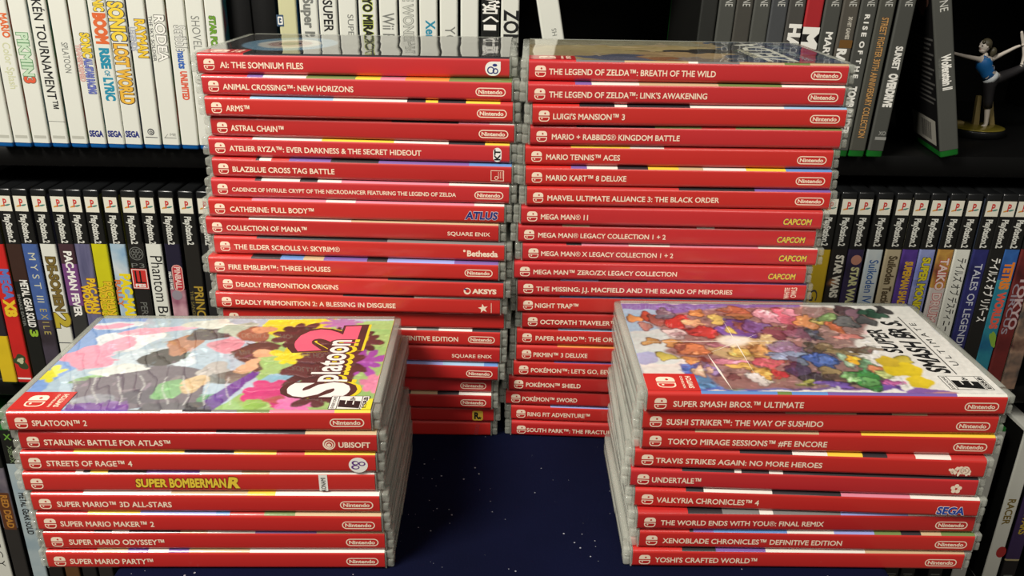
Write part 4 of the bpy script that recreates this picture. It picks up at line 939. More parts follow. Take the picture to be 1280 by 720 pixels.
# ---- black-topped spines with the square platform badge
def platform(mb, zl_unused=None, h=190.0, w=14.6):
    z = h - 13.0
    mb.fan(UPR(), [(-5.6, z - 7), (5.6, z - 7), (5.6, z + 6.6), (-5.6, z + 6.6)], .06, ink((232, 228, 210)))
    for k, (c, dz) in enumerate((((214, 150, 60), -2.2), ((70, 130, 120), -1.4))): mb.fan(UPR(), blob(-1.9 if k == 0 else 2.3, z + dz, 2.3, .75, .25, 3 + k, .1), .1, ink(c))
    text(mb, UPR(), 'P', -1.1, 2.0, z + .8, 6.2, ink((204, 56, 50)), .03, .14)
    fr = lambda u, v, d: (v, -d, -u)
    text(mb, fr, 'PlayStation.2', -(h - 22.8), -(h - 48.6), 0, 5.4, ink((226, 226, 216)), .032)
def A2(name, *c, **k): return art(name, list(c), k.get('scale', 30), k.get('st', (1, 1, 1)))
GP = 'black cased disc games with square platform badges'
def ps2(px, py, base, lab, artm, texts, split, cover=None, lean=.8, extra=None, topm=None):
    if isinstance(artm, list): bands = [(None, split, BLACKSP)] + artm
    else: bands = [(None, split, BLACKSP), (split, None, artm)]
    return upright(lab, GP, px, py, base, 13.7, 190, 134, BLACKPL, bands, texts, cover or BLACKSP, lean, extra=extra, sheet=(2.5, 5.0), badge=platform)
def pm(c): return mat('spine_%02x%02x%02x' % c, c, .5, coat=.35, vary=.08, scale=40)
yo = ink((236, 196, 40)); YP = pm((206, 200, 20))
def slab(z_of, c, x0=-7.2, x1=7.2):
    def f(mb, zl):
        a, b = zl(z_of[0]), zl(z_of[1]); mb.fan(UPR(), rrect(x0, x1, b, a, .8), .07, c)
    return f
def mgs(mb, zl): pass
def toad(mb, zl):
    z = zl(452); mb.fan(UPR(), blob(0, z, 6, 7, 0, 5, .3), .06, ink((54, 70, 40))); mb.fan(UPR(), blob(0, z + 1, 3.4, 2.6, 0, 6, .3), .1, ink((196, 200, 160))); mb.fan(UPR(), [(-6, zl(474)), (6, zl(474)), (6, zl(472)), (-6, zl(472))], .06, WHITE)
def p3(mb, zl):
    z = zl(317); mb.ring(UPR(), ell(0, z, 6.2, 6.2), ell(0, z, 5.6, 5.6), .06, LG)
    for q in range(6): mb.ring(UPR(), ell(2.8 * math.cos(q), z + 2.8 * math.sin(q), 2, 2, 12), ell(2.8 * math.cos(q), z + 2.8 * math.sin(q), 1.5, 1.5, 12), .06, LG)
    a, b = zl(336), zl(361); mb.fan(UPR(), [(-7, b), (7, b), (7, a), (-7, a)], .06, ink((206, 50, 44))); mb.ring(UPR(), rrect(-6.6, 6.6, b + .5, a - .5, .3), rrect(-6.0, 6.0, b + 1.1, a - 1.1, .3), .1, WHITE)
    text(mb, UPR(), 'P3', -5.6, 5.6, zl(332), 4.2, LG, -.01); text(mb, UPR(), 'FES', -4.6, 4.6, b + 3.2, 2.6, WHITE, .04, .12)
    mb.fan(UPR(), [(-4, b + 6), (-2.6, b + 6), (-2.6, a - 2), (-4, a - 2)], .14, BLK); mb.fan(UPR(), [(0, b + 6), (1.4, b + 6), (1.4, a - 2), (0, a - 2)], .14, BLK); mb.fan(UPR(), [(-4, b + 5.4), (5, b + 5.4), (5, b + 6.6), (-4, b + 6.6)], .14, BLK)
def pin(mb, zl):
    a, b = zl(331), zl(364); mb.fan(UPR(), rrect(-3.0, 6.4, b, a, 4.2), .07, ink((230, 170, 160))); mb.fan(UPR(), rrect(-2.2, 5.6, b + .8, a - .8, 3.4), .1, ink((190, 50, 60)))
    text(mb, lambda u, v, d: (v + 1.8, -d, -u), 'PINBALL', -a + 2, -b - 2, 0, 5.0, ink((240, 206, 196)), .03, .14)
    z = zl(369); mb.fan(UPR(), ell(-1, z, 4.6, 4.6), .08, ink((150, 140, 150)))
left = [
 (-40, 'yellow and black disc game case at the frame edge beside the red one', [(305, 420, pm((40, 34, 40))), (420, None, pm((222, 190, 30)))], [], None),
 (-18.5, 'red disc game case with blue and yellow crest, beside the dark green-tinged one', pm((204, 36, 32)), [('MEGA', ink((90, 120, 190)), 336, 375, 2, 8, .06), ('X8', yo, 374, 396, 1, 9, .06, ink((190, 70, 30)))], toad),
 (4.3, 'dark brown to black disc game case with bold white lettering and a green numeral', [(305, 352, pm((60, 38, 30))), (352, None, pm((20, 22, 18)))], [('METAL GEAR SOLID', WHITE, 350, 409, 2.2, 6.4, .03), ('3', ink((150, 190, 50)), 412, 421, 2.2, 6.6, .05), ('SNAKE EATER', LG, 368, 408, -4.6, 2.4, .02)], None),
 (24.5, 'blue disc game case with spaced pale serif capitals', [(305, 400, A2('art_blue', (54, 78, 136), (72, 100, 160), (60, 84, 150))), (400, None, A2('art_dusk', (44, 36, 40), (70, 62, 74), (40, 34, 40)))], [('M Y S T  III', ink((206, 206, 180)), 316, 378, .5, 6.0, .0), ('E X I L E', ink((186, 170, 90)), 386, 418, 1.0, 6.0, .0)], None),
 (47.7, 'white disc game case with curly gold brush lettering', WHITESP, [('DE-SOMEN', ink((120, 100, 46)), 321, 389, .5, 7.5, .05, ink((66, 54, 30))), ('2', ink((190, 170, 50)), 391, 410, 1, 12, .06, ink((80, 66, 30)))], lambda mb, zl: mb.fan(UPR(), [(-7, zl(429)), (7, zl(429)), (7, zl(428)), (-7, zl(428))], .06, DK)),
 (71, 'purple disc game case with bold white capitals', [(305, 330, pm((70, 44, 52))), (330, 382, pm((120, 70, 128))), (382, None, pm((52, 52, 50)))], [('PAC-MAN FEVER', WHITE, 314, 396, .5, 6.4, .04)], None),
 (92, 'grey-violet disc game case with yellow and orange cartoon lettering', A2('art_rain', (84, 84, 116), (110, 108, 140), (70, 70, 100), st=(3, 1, .4)), [('PAC-MAN', yo, 348, 392, 2.5, 6.5, .05, ink((150, 70, 20))), ('WORLD', yo, 356, 392, -3.6, 6.0, .05, ink((150, 70, 20)))], None),
 (113.4, 'bright yellow disc game case with brown outlined cartoon lettering', YP, [('PAC-MAN', yo, 352, 394, 2.5, 6.5, .04, ink((110, 80, 10))), ('WORLD 2', yo, 358, 394, -3.6, 6.0, .04, ink((110, 80, 10)))], None),
 (137, 'sky blue disc game case with large yellow cartoon lettering', A2('art_sky', (84, 140, 190), (160, 190, 210), (216, 220, 220)), [('PAC-MAN', ink((238, 216, 20)), 342, 402, 2.6, 8.5, .06), ('RALLY', ink((214, 120, 60)), 350, 384, -4.6, 4.5, .04)], None),
 (160, 'black disc game case with round crest and a red block', pm((28, 26, 24)), [('PERSONA', LG, 378, 420, 0, 6, -.005)], p3),
 (183, 'white disc game case with black flowing script', WHITESP, [('Phantom', BLK, 320, 377, 1, 10, .0), ('Brave', BLK, 383, 424, 1, 9, .0)], None),
 (207, 'navy disc game case with a pink rounded title pill', [(305, 362, pm((30, 26, 48))), (362, None, A2('art_pinb', (40, 30, 60), (150, 90, 110), (206, 160, 170), (60, 30, 60)))], [('HALL OF FAME', WHITE, 340, 362, -4.8, 2.4, .03)], pin),
 (231.5, 'black disc game case with glowing gold lettering, touching the tall red stack', [(305, None, pm((30, 28, 24)))], [('PRINCE', ink((176, 146, 50)), 358, 404, 2, 7.5, .02), ('THE SANDS', ink((130, 116, 60)), 364, 396, -4.5, 2.6, .0)], None),
 (254.5, 'black disc game case half hidden by the tall red stack', [(305, None, pm((34, 34, 34)))], [], None),
]
for px, lab, a, tx, ex in left: ps2(px, 248, LEFT_SHELF[1], lab, a, tx, 305, lean=1.2, extra=ex, cover=random.choice([pm((150, 150, 60)), pm((70, 70, 90)), BLACKSP, BLACKSP]))
right = [
 (1039, 'mustard yellow disc game case emerging behind the tall red stack', [(312, None, pm((196, 164, 28)))], [('Guitar', DK, 362, 420, -2, 7, .0)], None),
 (1060.7, 'black disc game case with an orange glow under white angular capitals', pm((27, 23, 20)), [('STAR WARS', ink((226, 222, 206)), 319, 372, .8, 6.4, .05)], lambda mb, zl: [mb.fan(UPR(), blob(-1.5, zl(353), 5.2 - q * .9, 5.6 - q * 1.2, 0, 3, .15), .02 + q * .008, ink((50 + q * 36, 34 + q * 24, 24 + q * 12))) for q in range(5)]),
 (1082, 'dark violet disc game case with peach planet and pale capitals', A2('art_violet', (36, 28, 52), (50, 40, 76), (30, 24, 44)), [('STAR WARS', ink((206, 206, 150)), 334, 388, 1.5, 6.4, .05)], lambda mb, zl: mb.fan(UPR(), ell(1, zl(325), 4.6, 4.6), .05, ink((186, 130, 110)))),
 (1106, 'pale blue disc game case with blue serif lettering', A2('art_ice', (176, 196, 206), (206, 214, 214), (190, 206, 214)), [('Suikoden IV', ink((36, 90, 160)), 325, 379, .5, 7.5, .01)], None),
 (1129.6, 'beige disc game case with brown serif lettering', pm((186, 172, 140)), [('Suikoden Tactics', ink((84, 70, 46)), 320, 385, .5, 6.8, .04)], None),
 (1151.5, 'purple disc game case with yellow-orange capitals', A2('art_purple', (60, 36, 110), (90, 60, 150), (44, 26, 84)), [('SUPERMAN SHADOW', ink((226, 176, 40)), 327, 394, .5, 6.2, .05)], None),
 (1173, 'lavender blue disc game case with yellow and black capitals', [(312, 350, A2('art_lav', (100, 110, 190), (150, 160, 210), (120, 130, 200))), (350, None, A2('art_lav2', (206, 200, 210), (130, 140, 200), (60, 60, 60)))], [('SUPER MONKEY', ink((220, 206, 40)), 322, 398, .5, 6.4, .05, BLK)], None),
 (1196.7, 'maroon and white disc game case with pink outlined capitals', [(312, 360, A2('art_taiko', (130, 40, 44), (196, 150, 70), (110, 34, 44))), (360, None, pm((206, 196, 190)))], [('TAIKO DRUM', ink((232, 214, 204)), 323, 402, .5, 6.8, .03, ink((200, 50, 66)))], None),
 (1218, 'white disc game case with black foreign characters', WHITESP, [('テイルズ オブ デスティニー', BLK, 323, 414, .5, 6.4, .01)], None),
 (1241.8, 'navy disc game case with pale serif capitals', A2('art_navy', (30, 32, 84), (44, 46, 110), (26, 28, 70)), [('TALES OF LEGENDIA', ink((206, 210, 220)), 330, 440, .5, 6.2, .01)], None),
 (1262, 'black disc game case with white foreign characters', pm((26, 26, 24)), [('テイルズ オブ リバース', WHITE, 323, 402, .5, 6.6, .02)], None),
 (1281, 'blue and teal disc game case with orange block capitals', [(312, 350, A2('art_tetb', (30, 70, 140), (50, 100, 170), (24, 60, 120))), (350, None, A2('art_tett', (20, 90, 130), (40, 130, 150), (80, 150, 150)))], [('TETRIS', ink((230, 130, 40)), 328, 362, .8, 7.5, .06), ('WORLDS', ink((222, 90, 70)), 365, 411, .8, 6.5, .06)], lambda mb, zl: mb.fan(UPR(), blob(3.5, zl(424), 2.6, 9, .3, 8, .2), .06, ink((130, 170, 60)))),
 (1303, 'dark red disc game case with pink angular lettering, by the frame edge', A2('art_dred', (86, 26, 28), (110, 36, 34), (60, 20, 24)), [('TOKYO', ink((190, 170, 170)), 345, 412, 2.5, 6.6, .03, ink((120, 60, 70))), ('CIRCUS', ink((150, 140, 150)), 355, 418, -3.0, 5, .02)], None),
 (1325, 'disc game case with a mottled photo spine at the frame edge', A2('art_people', (70, 40, 36), (150, 120, 100), (60, 60, 60), (180, 160, 140)), [], None),
]
for px, lab, a, tx, ex in right: ps2(px, 257, RIGHT_SHELF[1], lab, a, tx, 312, lean=.4, extra=ex, cover=random.choice([pm((170, 166, 140)), BLACKSP, BLACKSP, pm((60, 70, 90))]))

# ---- grey spines with green bases
def one(mb, zl):
    fr = lambda u, v, d: (v, -d, -u); text(mb, fr, 'XBOX', -166, -148, 1, 5.4, ink((200, 200, 194)), .0); 
GX = 'grey spined cases with green bases'
def xone(px, py, lab, texts, bands=GREYSP, head=None, lean=1.8, cover=None, extra=None, **k):
    tx = [('XBOX ONE', ink((206, 206, 198)), -34, 8, 1, 5.6, -.002)] if head is None else head
    return upright(lab, GX, px, py, RIGHT_SHELF[0], 12.9, 171, 134, GREENPL, bands, tx + texts, cover or BLACKSP, lean, extra=extra, sheet=(6.0, 4), **k)
CWR = pm((170, 166, 160)); CRED = pm((170, 34, 40))
xone(888, 0, 'dark blank spine first in the grey row beside the black gap', [], pm((34, 35, 32)), [])
xone(910.5, 0, 'plain grey spine next to the dark blank spine', [])
xone(932.4, 0, 'plain grey spine with brownish tint, third in the grey row', [], pm((68, 66, 60)))
xone(954.4, 0, 'grey spine with pale edge and red lower strip', [], pm((76, 77, 72)), cover=CWR)
xone(976.3, 0, 'bluish grey spine between two pale cover edges', [], pm((70, 72, 74)), cover=CWR)
xone(998.2, 0, 'grey spine with one heavy white capital beside the red one', [('HALO', WHITE, 30, 92, 1, 8.4, .06)], pm((72, 70, 66)))
xone(1020.8, 0, 'red topped black spine with a heavy white capital', [('MASS', WHITE, 34, 116, 0, 10.5, .08)], [(-80, 34, CRED), (34, None, pm((24, 22, 22)))], [])
xone(1043.6, 0, 'grey spine with narrow slanted white capitals near the red-topped one', [('MARVEL VS', WHITE, 40, 104, .5, 5.2, .03)])
xone(1066, 0, 'grey spine with a bronze square and white lettering', [('30 HIT GAMES', ink((206, 200, 186)), 21, 49, 1, 3.0, .03), ('RARE', WHITE, 61, 95, -1, 6.6, .06)], pm((82, 78, 70)), extra=lambda mb, zl: mb.fan(UPR(), rrect(-4, 6, zl(60), zl(50), .5), .06, ink((110, 76, 30))))
xone(1088.4, 0, 'grey spine with widely spaced white capitals', [('R I S E  O F  T H E', WHITE, 18, 98, 0, 3.6, .04), ('TOMB RAIDER', WHITE, 108, 168, 0, 5.6, .05)])
xone(1111, 0, 'grey spine with orange-edged long lettering', [('STREET FIGHTER 30TH ANNIVERSARY COLLECTION', ink((196, 150, 90)), 22, 172, .5, 5.0, .02, ink((60, 30, 16)))], pm((76, 76, 68)))
xone(1135.8, 0, 'grey spine with jagged white lettering at the row end', [('SUNSET', WHITE, 58, 87, 1, 5.2, .04), ('OVERDRIVE', WHITE, 92, 134, 1, 6.4, .06)], extra=lambda mb, zl: (mb.fan(UPR(), [(-3, 15), (6, 15), (6, 17.5), (-3, 17.5)], .06, ink((150, 150, 144))), text(mb, UPR(), 'XO', -1, 5, 20.5, 3, ink((150, 150, 144)), .03)))

# the case standing askew with its back cover showing
BACKM = pm((18, 17, 17))
def wolf(mb, zl): pass
o, zl, w = upright('grey case standing askew, its black back cover with barcode showing', GX, 1180, 0, RIGHT_SHELF[0], 14.4, 171, 132, GREENPL, GREYSP,
   [('XBOX ONE', ink((206, 206, 198)), -44, 15, 1, 6.0, 0), ('Wolfenstein II', WHITE, 69, 113, .8, 6.6, .04), ('THE NEW COLOSSUS', LG, 72, 98, -4.2, 1.8, 0)], BACKM, -14.0, -8.0, sheet=(6.0, 4))
mb = MB(); SIDE = lambda u, v, d: (-14.4 / 2 - .12 - d, 130 - u, v)
for q in range(14): mb.fan(SIDE, [(72, 96 - q * 4), (126 - (q % 3) * 5, 96 - q * 4), (126 - (q % 3) * 5, 97.6 - q * 4), (72, 97.6 - q * 4)], .06, ink((96, 94, 90)))
link('back_cover_print', mb.data('back_cover_print'), o); mb = MB()
mb.fan(SIDE, [(58, 9), (122, 9), (122, 30), (58, 30)], .06, ink((176, 172, 160)))
for q in range(16): mb.fan(SIDE, [(84 + q * 1.7, 12), (84.7 + q * 1.7 + (q % 3) * .3, 12), (84.7 + q * 1.7 + (q % 3) * .3, 27), (84 + q * 1.7, 27)], .1, ink((60, 58, 54)))
link('barcode_label', mb.data('barcode_label'), o); mb = MB()
mb.fan(SIDE, blob(104, 128, 14, 13, 0, 4, .2), .06, ink((146, 100, 84))); mb.fan(SIDE, blob(100, 134, 8, 6, .4, 5, .3), .1, ink((90, 54, 46)))
for q in range(8): mb.fan(SIDE, [(70 + q * 6.5, 148), (73 + q * 6.5, 148), (73 + q * 6.5, 153), (70 + q * 6.5, 153)], .06, ink((190, 186, 176)))
link('back_cover_picture', mb.data('back_cover_picture'), o)

# ---- lowest shelf, seen past the stacks' sides
GL = 'cases on the lowest visible shelf'
def xlogo(mb, zl, h=190): 
    fr = lambda u, v, d: (v, -d, -u); text(mb, fr, 'XBOX', -(h - 22), -(h - 42), 0, 4.4, ink((120, 140, 100)), .01); text(mb, UPR(), 'X', -3.6, 3.6, h - 12, 6.4, ink((110, 170, 60)), .02)
PALEB = A2('art_paleblue', (150, 172, 182), (176, 192, 196), (160, 180, 190))
def low(px, py, lab, bands, tx, ex=None, body=GREENPL, base=LEFT_SHELF[2], lean=1.0, cover=None):
    return upright(lab, GL, px, py, base, 14.6, 190, 134, body, bands, tx, cover or BLACKSP, lean, extra=ex, sheet=(2.5, 4.0))
low(12, 560, 'pale blue spine with black lettering beside the short paint-splash stack', [(None, 580, pm((22, 24, 20))), (580, None, PALEB)], [('METAL GEAR SOLID', BLK, 616, 668, 1, 6.2, .03)], xlogo)
low(-12, 560, 'dark spine with a brown sign-like title beside the pale blue one', [(None, 585, pm((22, 24, 20))), (585, 660, A2('art_mauve', (92, 88, 110), (120, 112, 120), (80, 76, 90))), (660, None, pm((44, 42, 40)))], [('RED DEAD', ink((190, 130, 50)), 619, 660, 1, 6.5, .03)], lambda mb, zl: (xlogo(mb, zl), mb.fan(UPR(), rrect(-6, 6.5, zl(662), zl(616), 1), .04, ink((96, 54, 26)))))
low(-35, 560, 'white spine with spaced black capitals at the frame corner', [(None, 585, pm((22, 24, 20))), (585, None, WHITESP)], [('P R O N E C Y', BLK, 630, 708, 0, 6.5, .0)], xlogo)
for i, (px, c) in enumerate(((34, (24, 22, 20)), (56, (96, 64, 34)), (79, (26, 26, 26)), (101, (40, 36, 34)))):
    low(px, 560, ['black spine glimpsed under the short paint-splash stack, beside the pale blue one', 'brown spine glimpsed under the short paint-splash stack', 'black spine beside the brown one under the short paint-splash stack', 'charcoal spine under the paint-splash stack, beside the cloth'][i], [(None, 580, pm((22, 24, 20))), (580, None, pm(c))], [], xlogo)
def lowmark(mb, zl):
    mb.fan(UPR(), [(-4.5, 12), (4.5, 12), (4.5, 13.2), (-4.5, 13.2)], .06, LG); mb.fan(UPR(), [(-3.5, 8), (3.5, 8), (3.5, 10), (-3.5, 10)], .06, PALE)
RB = RIGHT_SHELF[2]
low(1282, 570, 'white spine with brown lettering and a red spot, on the lowest shelf', WHITESP, [('RACER', ink((130, 110, 40)), 624, 656, 0, 7, .03)], lambda mb, zl: mb.fan(UPR(), ell(4.2, zl(690), 5, 7), .06, ink((180, 44, 44))), body=WHITEPL, base=RB, lean=0)
low(1306, 570, 'purple spine with yellow capitals at the frame edge of the lowest shelf', [(None, 585, pm((180, 176, 170))), (585, 699, pm((58, 40, 84))), (699, 701, pm((190, 176, 130))), (701, None, pm((24, 22, 24)))], [('STAR WARS', ink((206, 176, 50)), 615, 668, 1, 7, .03)], lowmark, base=RB, lean=0, body=BLACKPL)
low(1243, 560, 'white spine with green case top just behind the crowded white cover stack', [(None, None, pm((186, 186, 178)))], [], lambda mb, zl: mb.ring(UPR(), ell(1, zl(553), 4, 4), ell(1, zl(553), 2.6, 2.6), .06, DK), base=RB, lean=0)
for px, lb in ((1152, 'black spine with small pale foot label nearest the cloth corner'), (1174, 'black spine with small pale foot label, second from the cloth corner'), (1211, 'black spine with small pale foot label, next to the green-topped white one')):
    low(px, 560, lb + ' on lowest shelf' if 'next' not in lb else lb, pm((24, 24, 22)), [], lowmark, base=RB, lean=0, body=BLACKPL)

# ------------------------------------------------------------------ figurine balancing on one leg
FZ = RIGHT_SHELF[0]; FB = at_height(1218, 168, FZ); FY = FB.y
fig = thing('figurine', 'small figurine of a woman in blue top balancing on one leg, on gold disc', 'figurine')
bx = FB.x; put(fig, bx, FY, FZ + .06)
GOLDB = mat('gold_base_paint', (150, 136, 50), .3, coat=.4, vary=.06, metal=.4)
mb = MB(); mb.lathe([(24, 0), (25, .6), (25, 6.0), (24.4, 7.0)], BLACKPL, 48); mb.lathe([(24.2, 7.02), (24.2, 7.6), (23, 8.2), (.5, 8.3)], GOLDB, 48); link('base', mb.data('base'), fig)
oz = 8.3
def fp(px, py, y=0.0):
    q = at_depth(px, py, FY + y); return (q.x - bx, y, q.z - FZ)
def skin(name, chains, m, parent, sub=2, root=0):
    """joined chains of (point, radius); a chain may start from an index of an earlier vertex"""
    vs, es, rs = [], [], []
    for start, pts in chains:
        prev = start
        for p, r in pts:
            vs.append(tuple(c * K for c in p)); rs.append(r * K); i = len(vs) - 1
            if prev is not None: es.append((prev, i))
            prev = i
    me = bpy.data.meshes.new(name); me.from_pydata(vs, es, []); me.materials.append(m)
    o = link(name, me, parent)
    md = o.modifiers.new('skin', 'SKIN'); md.use_smooth_shade = True
    for i, r in enumerate(rs): me.skin_vertices[0].data[i].radius = (r, r)
    me.skin_vertices[0].data[root].use_root = True
    ms = o.modifiers.new('sub', 'SUBSURF'); ms.levels = sub; ms.render_levels = sub
    return o
SKINM = mat('pale_figure_paint', (214, 204, 192), .45, vary=.02)
TOPM = mat('blue_top_paint', (28, 104, 170), .45, vary=.04); PANTS = mat('black_pants_paint', (34, 32, 34), .5, vary=.05)
HAIR = mat('brown_hair_paint', (74, 68, 50), .5, vary=.1); TAN = mat('tan_support_plastic', (150, 132, 84), .4, coat=.3, vary=.04, alpha=.85)
pel = fp(1239, 97); 
body = [
 (None, [(pel, 5.6), (fp(1235, 92), 5.0), (fp(1231, 84), 5.6), (fp(1230, 76), 5.4), (fp(1231.5, 70), 2.6), (fp(1232, 65), 2.2)]),               # 0-5 trunk and neck
 (0, [(fp(1236, 108), 4.2), (fp(1235.5, 122), 3.3), (fp(1234.5, 134), 2.9), (fp(1233, 150), 2.0), (fp(1232, 157), 2.0), (fp(1226, 159), 1.5), (fp(1219, 159.5), 1.1)]),   # standing leg and foot
 (0, [(fp(1250, 97, 3), 4.2), (fp(1265, 91, 5), 3.6), (fp(1279, 83, 7), 3.0), (fp(1281.5, 70, 7), 2.4), (fp(1280, 55, 7), 2.0), (fp(1278, 46, 6), 1.6), (fp(1277, 39, 5), 1.1)]),   # raised leg and foot
 (3, [(fp(1223, 74, -3), 2.4), (fp(1207, 70.5, -6), 1.8), (fp(1194, 67, -8), 1.4), (fp(1187, 66, -9), 1.2)]),                                    # arm reaching out
 (3, [(fp(1240, 74, 3), 2.4), (fp(1255, 66.5, 5), 1.8), (fp(1270, 59, 6), 1.4), (fp(1276, 57, 6), 1.2)]),                                      # arm holding the foot
]
b = skin('body', body, SKINM, fig)
def ball(mb, c, rx, ry, rz, m, seg=20, rings=12):
    vs, fs = [], []
    for j in range(rings + 1):
        th = math.pi * j / rings
        for i in range(seg):
            a = 2 * math.pi * i / seg; vs.append((c[0] + rx * math.sin(th) * math.cos(a), c[1] + ry * math.sin(th) * math.sin(a), c[2] + rz * math.cos(th)))
    for j in range(rings):
        for i in range(seg): fs.append((j * seg + i, (j + 1) * seg + i, (j + 1) * seg + (i + 1) % seg, j * seg + (i + 1) % seg))
    mb.mesh(vs, fs, m, True)
hc = fp(1231, 57.5)
mb = MB(); ball(mb, hc, 4.6, 4.4, 5.8, SKINM); ball(mb, (hc[0] - 4.6, hc[1] - .8, hc[2] - .6), 1.0, .9, 1.0, SKINM, 10, 8); ball(mb, (hc[0] - 1.2, hc[1] - .4, hc[2] - 4), 3.0, 3.0, 2.2, SKINM)
for yy in (-2.4, .6): ball(mb, (hc[0] - 3.9, hc[1] + yy - .9, hc[2] + .6), .5, .6, .55, PANTS, 8, 6)
ball(mb, (hc[0] - 3.9, hc[1] - 1.2, hc[2] - 2.8), .5, 1.0, .35, mat('lip_paint', (170, 110, 100), .5), 8, 6); ball(mb, (hc[0] + .6, hc[1] - 4.2, hc[2] - .4), .9, .5, 1.3, SKINM, 8, 6)
link('head', mb.data('head'), fig)
mb = MB(); ball(mb, (hc[0] + 1.3, hc[1] + .2, hc[2] + 1.6), 4.9, 5.0, 5.2, HAIR); ball(mb, (hc[0] + 4.8, hc[1] + .5, hc[2] - .8), 2.0, 2.0, 2.0, HAIR)
ball(mb, fp(1241.5, 65, .5), 3.0, 2.6, 4.2, HAIR); ball(mb, (hc[0] - 2.8, hc[1] - 2.6, hc[2] + 3.6), 1.6, 1.8, 1.8, HAIR, 12, 8)
link('hair', mb.data('hair'), fig)
def loft(mb, rings, m, seg=20):
    """closed tube through (centre, half width, half depth) rings set square to the path"""
    vs, fs = [], []; n = len(rings)
    for j, (c, rx, ry) in enumerate(rings):
        a = Vector(rings[max(0, j - 1)][0]); b = Vector(rings[min(n - 1, j + 1)][0]); t = (b - a).normalized()
        yv = Vector((0, 1, 0)); yv = (yv - t * yv.dot(t)).normalized(); xv = yv.cross(t)
        for i in range(seg):
            g = 2 * math.pi * i / seg; vs.append(tuple(Vector(c) + xv * rx * math.cos(g) + yv * ry * math.sin(g)))
    for j in range(n - 1):
        for i in range(seg): fs.append((j * seg + i, j * seg + (i + 1) % seg, (j + 1) * seg + (i + 1) % seg, (j + 1) * seg + i))
    fs += [tuple(range(seg))[::-1], tuple((n - 1) * seg + i for i in range(seg))]
    mb.mesh(vs, fs, m, True)
mb = MB()
loft(mb, [(fp(1236.5, 96), 6.6, 5.4), (fp(1234.5, 91), 6.0, 5.2), (fp(1232, 86), 6.4, 5.6), (fp(1230, 81), 7.4, 6.4), (fp(1229.6, 77), 7.2, 6.2), (fp(1230.5, 74), 6.0, 5.4), (fp(1231, 72), 4.6, 4.6)], TOPM)
for dy in (-2.6, 2.6): loft(mb, [(fp(1229.5, 75, dy), 1.4, 1.2), (fp(1231, 70.5, dy * 1.1), 1.1, .9), (fp(1234, 72.5, dy), 1.2, 1.0)], TOPM, 10)
link('tank_top', mb.data('tank_top'), fig)
mb = MB(); loft(mb, [(fp(1240, 99.5), 7.2, 6.4), (fp(1238.4, 97.5), 7.3, 6.2), (fp(1236.8, 95), 6.8, 5.7)], mat('white_waistband', (206, 212, 214), .5)); link('waistband', mb.data('waistband'), fig)
mb = MB()
loft(mb, [(fp(1239, 97.5), 6.6, 6.0), (fp(1238.5, 102), 6.6, 6.0), (fp(1236.5, 109), 5.4, 5.2), (fp(1235.8, 120), 4.3, 4.3), (fp(1235.2, 127), 4.1, 4.1), (fp(1234.6, 135), 3.7, 3.7)], PANTS)
loft(mb, [(fp(1239, 100, 1), 5.6, 5.6), (fp(1250, 97, 3), 5.2, 5.0), (fp(1265, 91, 5), 4.4, 4.3), (fp(1276, 86, 7), 3.9, 3.9), (fp(1281, 81, 7), 3.7, 3.7), (fp(1282, 75, 7), 3.2, 3.2)], PANTS)
link('trousers', mb.data('trousers'), fig)
mb = MB()
for s, (x0, x1) in ((0, (1224, 1229)), (1, (1238, 1243))):
    a, b2 = fp(x0 - 4, 156), fp(x1 - 2, 124); lo = [(a[0], 7), (a[0] + 4.5, 7)]
    vs = []
    for yy in (5, 9): vs += [(fp(x0 - (4 if s == 0 else -2), 158)[0], yy, oz - .3), (fp(x1 + (-2 if s == 0 else 4), 158)[0], yy, oz - .3), (fp(x1 + 1, 124)[0], yy, oz + 27), (fp(x0 + 1.5, 124)[0], yy, oz + 27)]
    mb.mesh(vs, [(0, 1, 2, 3), (7, 6, 5, 4), (0, 4, 5, 1), (1, 5, 6, 2), (2, 6, 7, 3), (3, 7, 4, 0)], TAN)
mb.box(fp(1216, 0)[0], fp(1242, 0)[0], 2, 10, oz - .4, oz + 3.5, TAN, 1.2, 2)
link('support_bracket', mb.data('support_bracket'), fig)
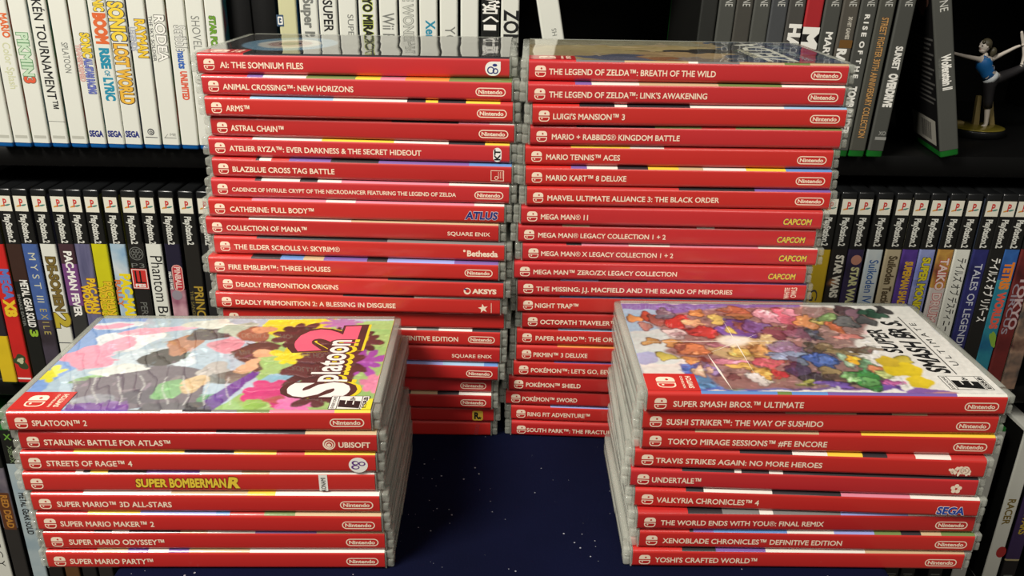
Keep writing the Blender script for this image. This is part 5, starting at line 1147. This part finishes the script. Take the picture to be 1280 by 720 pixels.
# hands: palm, four fingers and a thumb at each wrist
def hand(wrist, d, up, name):
    d = Vector(d).normalized(); up = Vector(up).normalized(); w = Vector(wrist); s = d.cross(up).normalized()
    ch = [(None, [(tuple(w), 1.0), (tuple(w + d * 2.2), 1.15)])]
    for q in range(4):
        b0 = w + d * 2.6 + s * ((q - 1.5) * .55); L = (2.2, 2.6, 2.5, 1.9)[q]
        ch.append((1, [(tuple(b0), .42), (tuple(b0 + d * L * .5 - up * .15), .36), (tuple(b0 + d * L - up * .6), .28)]))
    ch.append((0, [(tuple(w + d * .9 + s * 1.0), .42), (tuple(w + d * 2.0 + s * 1.7), .34)]))
    return skin(name, ch, SKINM, fig, 1)
hand(fp(1187, 66, -9), (-1, -.1, .1), (0, 0, 1), 'hand'); hand(fp(1276, 57, 6), (1, .1, .5), (0, 0, 1), 'hand')

# ------------------------------------------------------------------ light
wd = bpy.data.worlds.new('room_world'); SC.world = wd; wd.use_nodes = True
bg = wd.node_tree.nodes['Background']; bg.inputs['Color'].default_value = lin((226, 222, 210)); bg.inputs['Strength'].default_value = 0.12
def lamp(name, loc, aim, size, energy, col, sy=None):
    l = bpy.data.lights.new(name, 'AREA'); l.shape = 'RECTANGLE'; l.size = size; l.size_y = sy or size; l.energy = energy; l.color = col
    o = bpy.data.objects.new(name, l); COL.objects.link(o); o.location = loc
    o.rotation_euler = (Vector(aim) - Vector(loc)).to_track_quat('-Z', 'Y').to_euler(); return o
lamp('ceiling_lamp', (-0.80, -0.25, 1.92), (-0.05, .5, .75), .5, 36, (1.0, .955, .87))
lamp('room_lamp', (0.5, -1.2, 2.2), (0, .5, .7), .8, 8, (1.0, .94, .86))

# ------------------------------------------------------------------ camera and picture settings
cd = bpy.data.cameras.new('camera'); cd.sensor_fit = 'HORIZONTAL'; cd.sensor_width = 36; cd.lens = F_PX / 1280 * 36; cd.clip_start = .01; cd.clip_end = 50
co = bpy.data.objects.new('camera', cd); COL.objects.link(co)
co.matrix_world = Matrix(((RI.x, UP.x, -FWD.x, 0), (RI.y, UP.y, -FWD.y, 0), (RI.z, UP.z, -FWD.z, (CAM_H + LIFT) * K), (0, 0, 0, 1)))
SC.camera = co
vs_ = SC.view_settings; SC.display_settings.display_device = 'sRGB'
vs_.view_transform = 'Standard'; vs_.look = 'None'; vs_.exposure = 0.0; vs_.gamma = 1.0; vs_.use_curve_mapping = False
try:
    SC.cycles.transparent_max_bounces = 24; SC.cycles.max_bounces = 8; SC.cycles.caustics_reflective = False; SC.cycles.caustics_refractive = False
except Exception: pass
